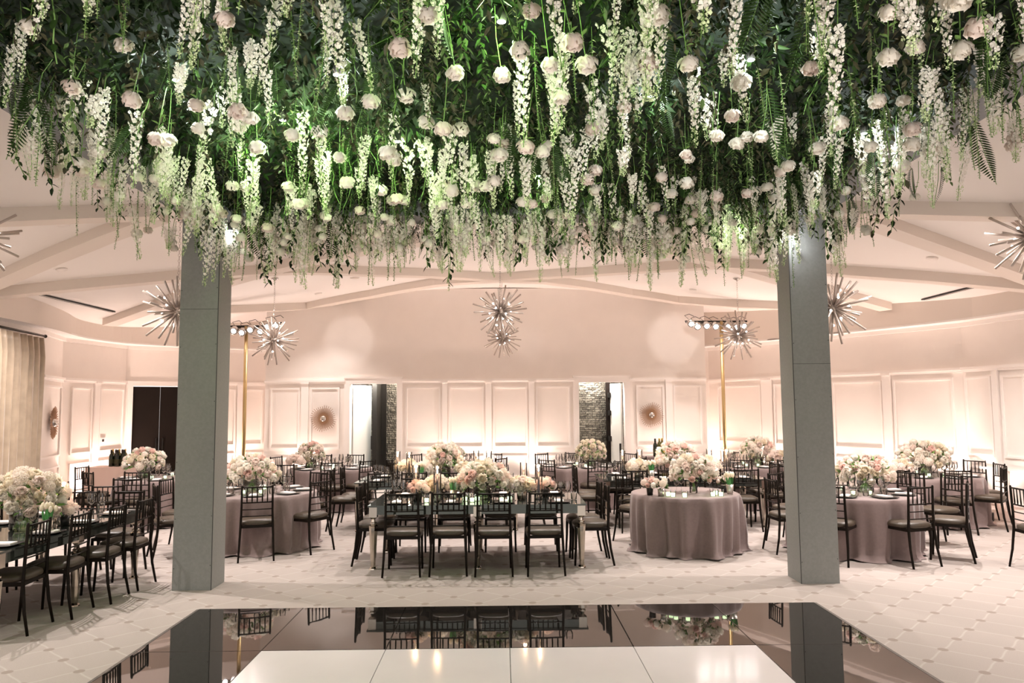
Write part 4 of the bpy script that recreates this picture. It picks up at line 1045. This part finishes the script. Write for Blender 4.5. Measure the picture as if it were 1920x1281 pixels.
# ------------------------------------------------------------------ lights
def light(kind,name,loc,energy,col,size=.1,aim=None,angle=1.0,blend=.5):
    l=bpy.data.lights.new(name,kind); l.energy=energy; l.color=col
    if kind=='AREA': l.size=size
    else: l.shadow_soft_size=size
    if kind=='SPOT': l.spot_size=angle; l.spot_blend=blend
    o=bpy.data.objects.new(name,l); C.objects.link(o); o.location=loc
    if aim is not None: o.rotation_euler=(Vector(aim)-Vector(loc)).to_track_quat('-Z','Y').to_euler()
    return o
WARM=(1,.86,.78); PEACH=(1,.69,.57); NEU=(1,.91,.87)
for q in canpos: light('SPOT','downlight_or_fill_lamp',(q.x,q.y,vz(q.x)-.05),230 if q.y<12 else 120,NEU,.03,(q.x,q.y-(.0 if q.y<12 else .8),0),2.4 if q.y<12 else 2.0,.9)
for q in [(-6,5.5),(6,5.5),(0,10.3),(-1.8,10.3),(1.8,10.3),(-5,3),(5,3)]:  # extra ceiling spots added out of view as fill, no fixtures there
    light('SPOT','downlight_or_fill_lamp',(q[0],q[1],vz(q[0])-.05),165,NEU,.03,(q[0],q[1],0),2.3,.9)
for p in pendpos: light('POINT','pendant_lamp',p,8,WARM,.03)
for q,n in ups: light('SPOT','uplight_lamp',(q.x,q.y,.17),21,PEACH,.05,(q.x-n.x*.15,q.y-n.y*.15,3.0),1.6,.8); light('SPOT','uplight_spill',(q.x+n.x*.02,q.y+n.y*.02,.18),30,(1,.82,.74),.05,(q.x+n.x*1.2,q.y+n.y*1.2,3.0),2.5,.6)
# pin spots in the canopy frame aimed at the back wall
p1=ony(655,640,YB); p2=ony(1262,635,YB); p3=ony(985,640,YB)
light('SPOT','pin_spot',(-2.6,8.36,3.86),170,(1,.95,.93),.02,p1,.16,.6)
light('SPOT','pin_spot',(2.6,8.36,3.86),190,(1,.95,.93),.02,p2,.16,.6)
light('SPOT','pin_spot',(.4,8.36,3.86),50,(1,.95,.93),.02,p3,.13,.9)
for f in flames: light('POINT','candle_lamp',(f[0],f[1],f[2]+.02),1.2,(1,.62,.35),.02)
# pin spots of the two light stands and of the canopy beam on the centrepieces
bqs=[o for o in bpy.data.objects if o.name.startswith('flower_arrangement')]
for o in bqs:
    c=Vector(o.location)+Vector((0,0,.3))
    src=[Vector((-4.9,14.7,3.4)),Vector((4.35,15.1,3.45))]; src.sort(key=lambda q:(q-c).length)
    if c.y>13: f=Vector((c.x*.3,8.37,3.86))
    else: f=Vector((max(-3,min(3,c.x)),8.37 if c.y>9.2 else 8.33,3.86))
    d=(c-f).length; light('SPOT','pin_spot',f,14*d,(1,.93,.88),.02,c,2*math.atan(.42/d),.5)
    if c.y<13.5: d=(c-src[0]).length; light('SPOT','stand_spot',src[0],9*d,(1,.90,.84),.03,c,2*math.atan(.40/d),.5)
# led lamps inside the flowers
leds=[((1408,112),4.2,1),((632,140),4.3,1),((530,225),5.2,2),((940,40),3.6,2),((745,265),5.6,2),((455,250),6.0,2),((1220,180),5.0,1),((1487,440),7.75,3),((432,432),7.75,3),((1380,420),7.6,2),((600,230),5.6,2),((1010,330),6.6,2),((330,150),4.6,1),((1620,250),5.5,1)]
mbp=MB(); mbp.lathe([(.025,-.0),(.03,.05),(.03,.07)],n=10); r=mbp.build('canopy_lamp','darkmetal'); mb=MB(); mb.lathe([(.022,-.003),(.001,-.008)],n=10,caps=False); mb.build('lens','led',r); LP=Proto(r)
for i,((px,py),Y,k) in enumerate(leds):
    p=ony(px,py,Y); p.z=min(p.z,3.98); LP.place(p,(0,0,0),None,'%s small lamp among %s canopy flowers%s'%(['bright','greenish','glaring'][k-1],region(p.x,p.y),'' if i<7 else ', set deeper'),'lamp','canopy lamps')
    light('POINT','canopy_lamp_glow',(p.x,p.y,p.z-.04),(6,(9 if p.y<7 else 3),2.5)[k-1],((.92,1,.95),(.66,1,.45),(.95,.97,1))[k-1],.03)
# floor-level fill spots added behind the camera to brighten the canopy
for sx in (-1,1): light('SPOT','added_canopy_fill',(sx*1.9,-.8,.9),370,(1,.94,.89),.12,(sx*1.3,4.9,4.0),.74,.8)
light('SPOT','corridor_lamp',(-2.98,16.75,2.6),120,(1,.98,.92),.05,(-3.2,16.8,.4),2.4,.5)
light('POINT','corridor_lamp',(2.0,16.8,2.7),45,(1,.95,.9),.1)
light('POINT','corridor_lamp',(-2.35,17.2,2.6),25,(1,.9,.8),.1)
w=bpy.data.worlds.new('world'); bpy.context.scene.world=w; w.use_nodes=True; bg=w.node_tree.nodes['Background']; bg.inputs[0].default_value=(1,.91,.86,1); bg.inputs[1].default_value=.62
vs=bpy.context.scene.view_settings; vs.view_transform='Standard'; vs.look='None'; vs.exposure=1.32; vs.gamma=1; vs.use_curve_mapping=False
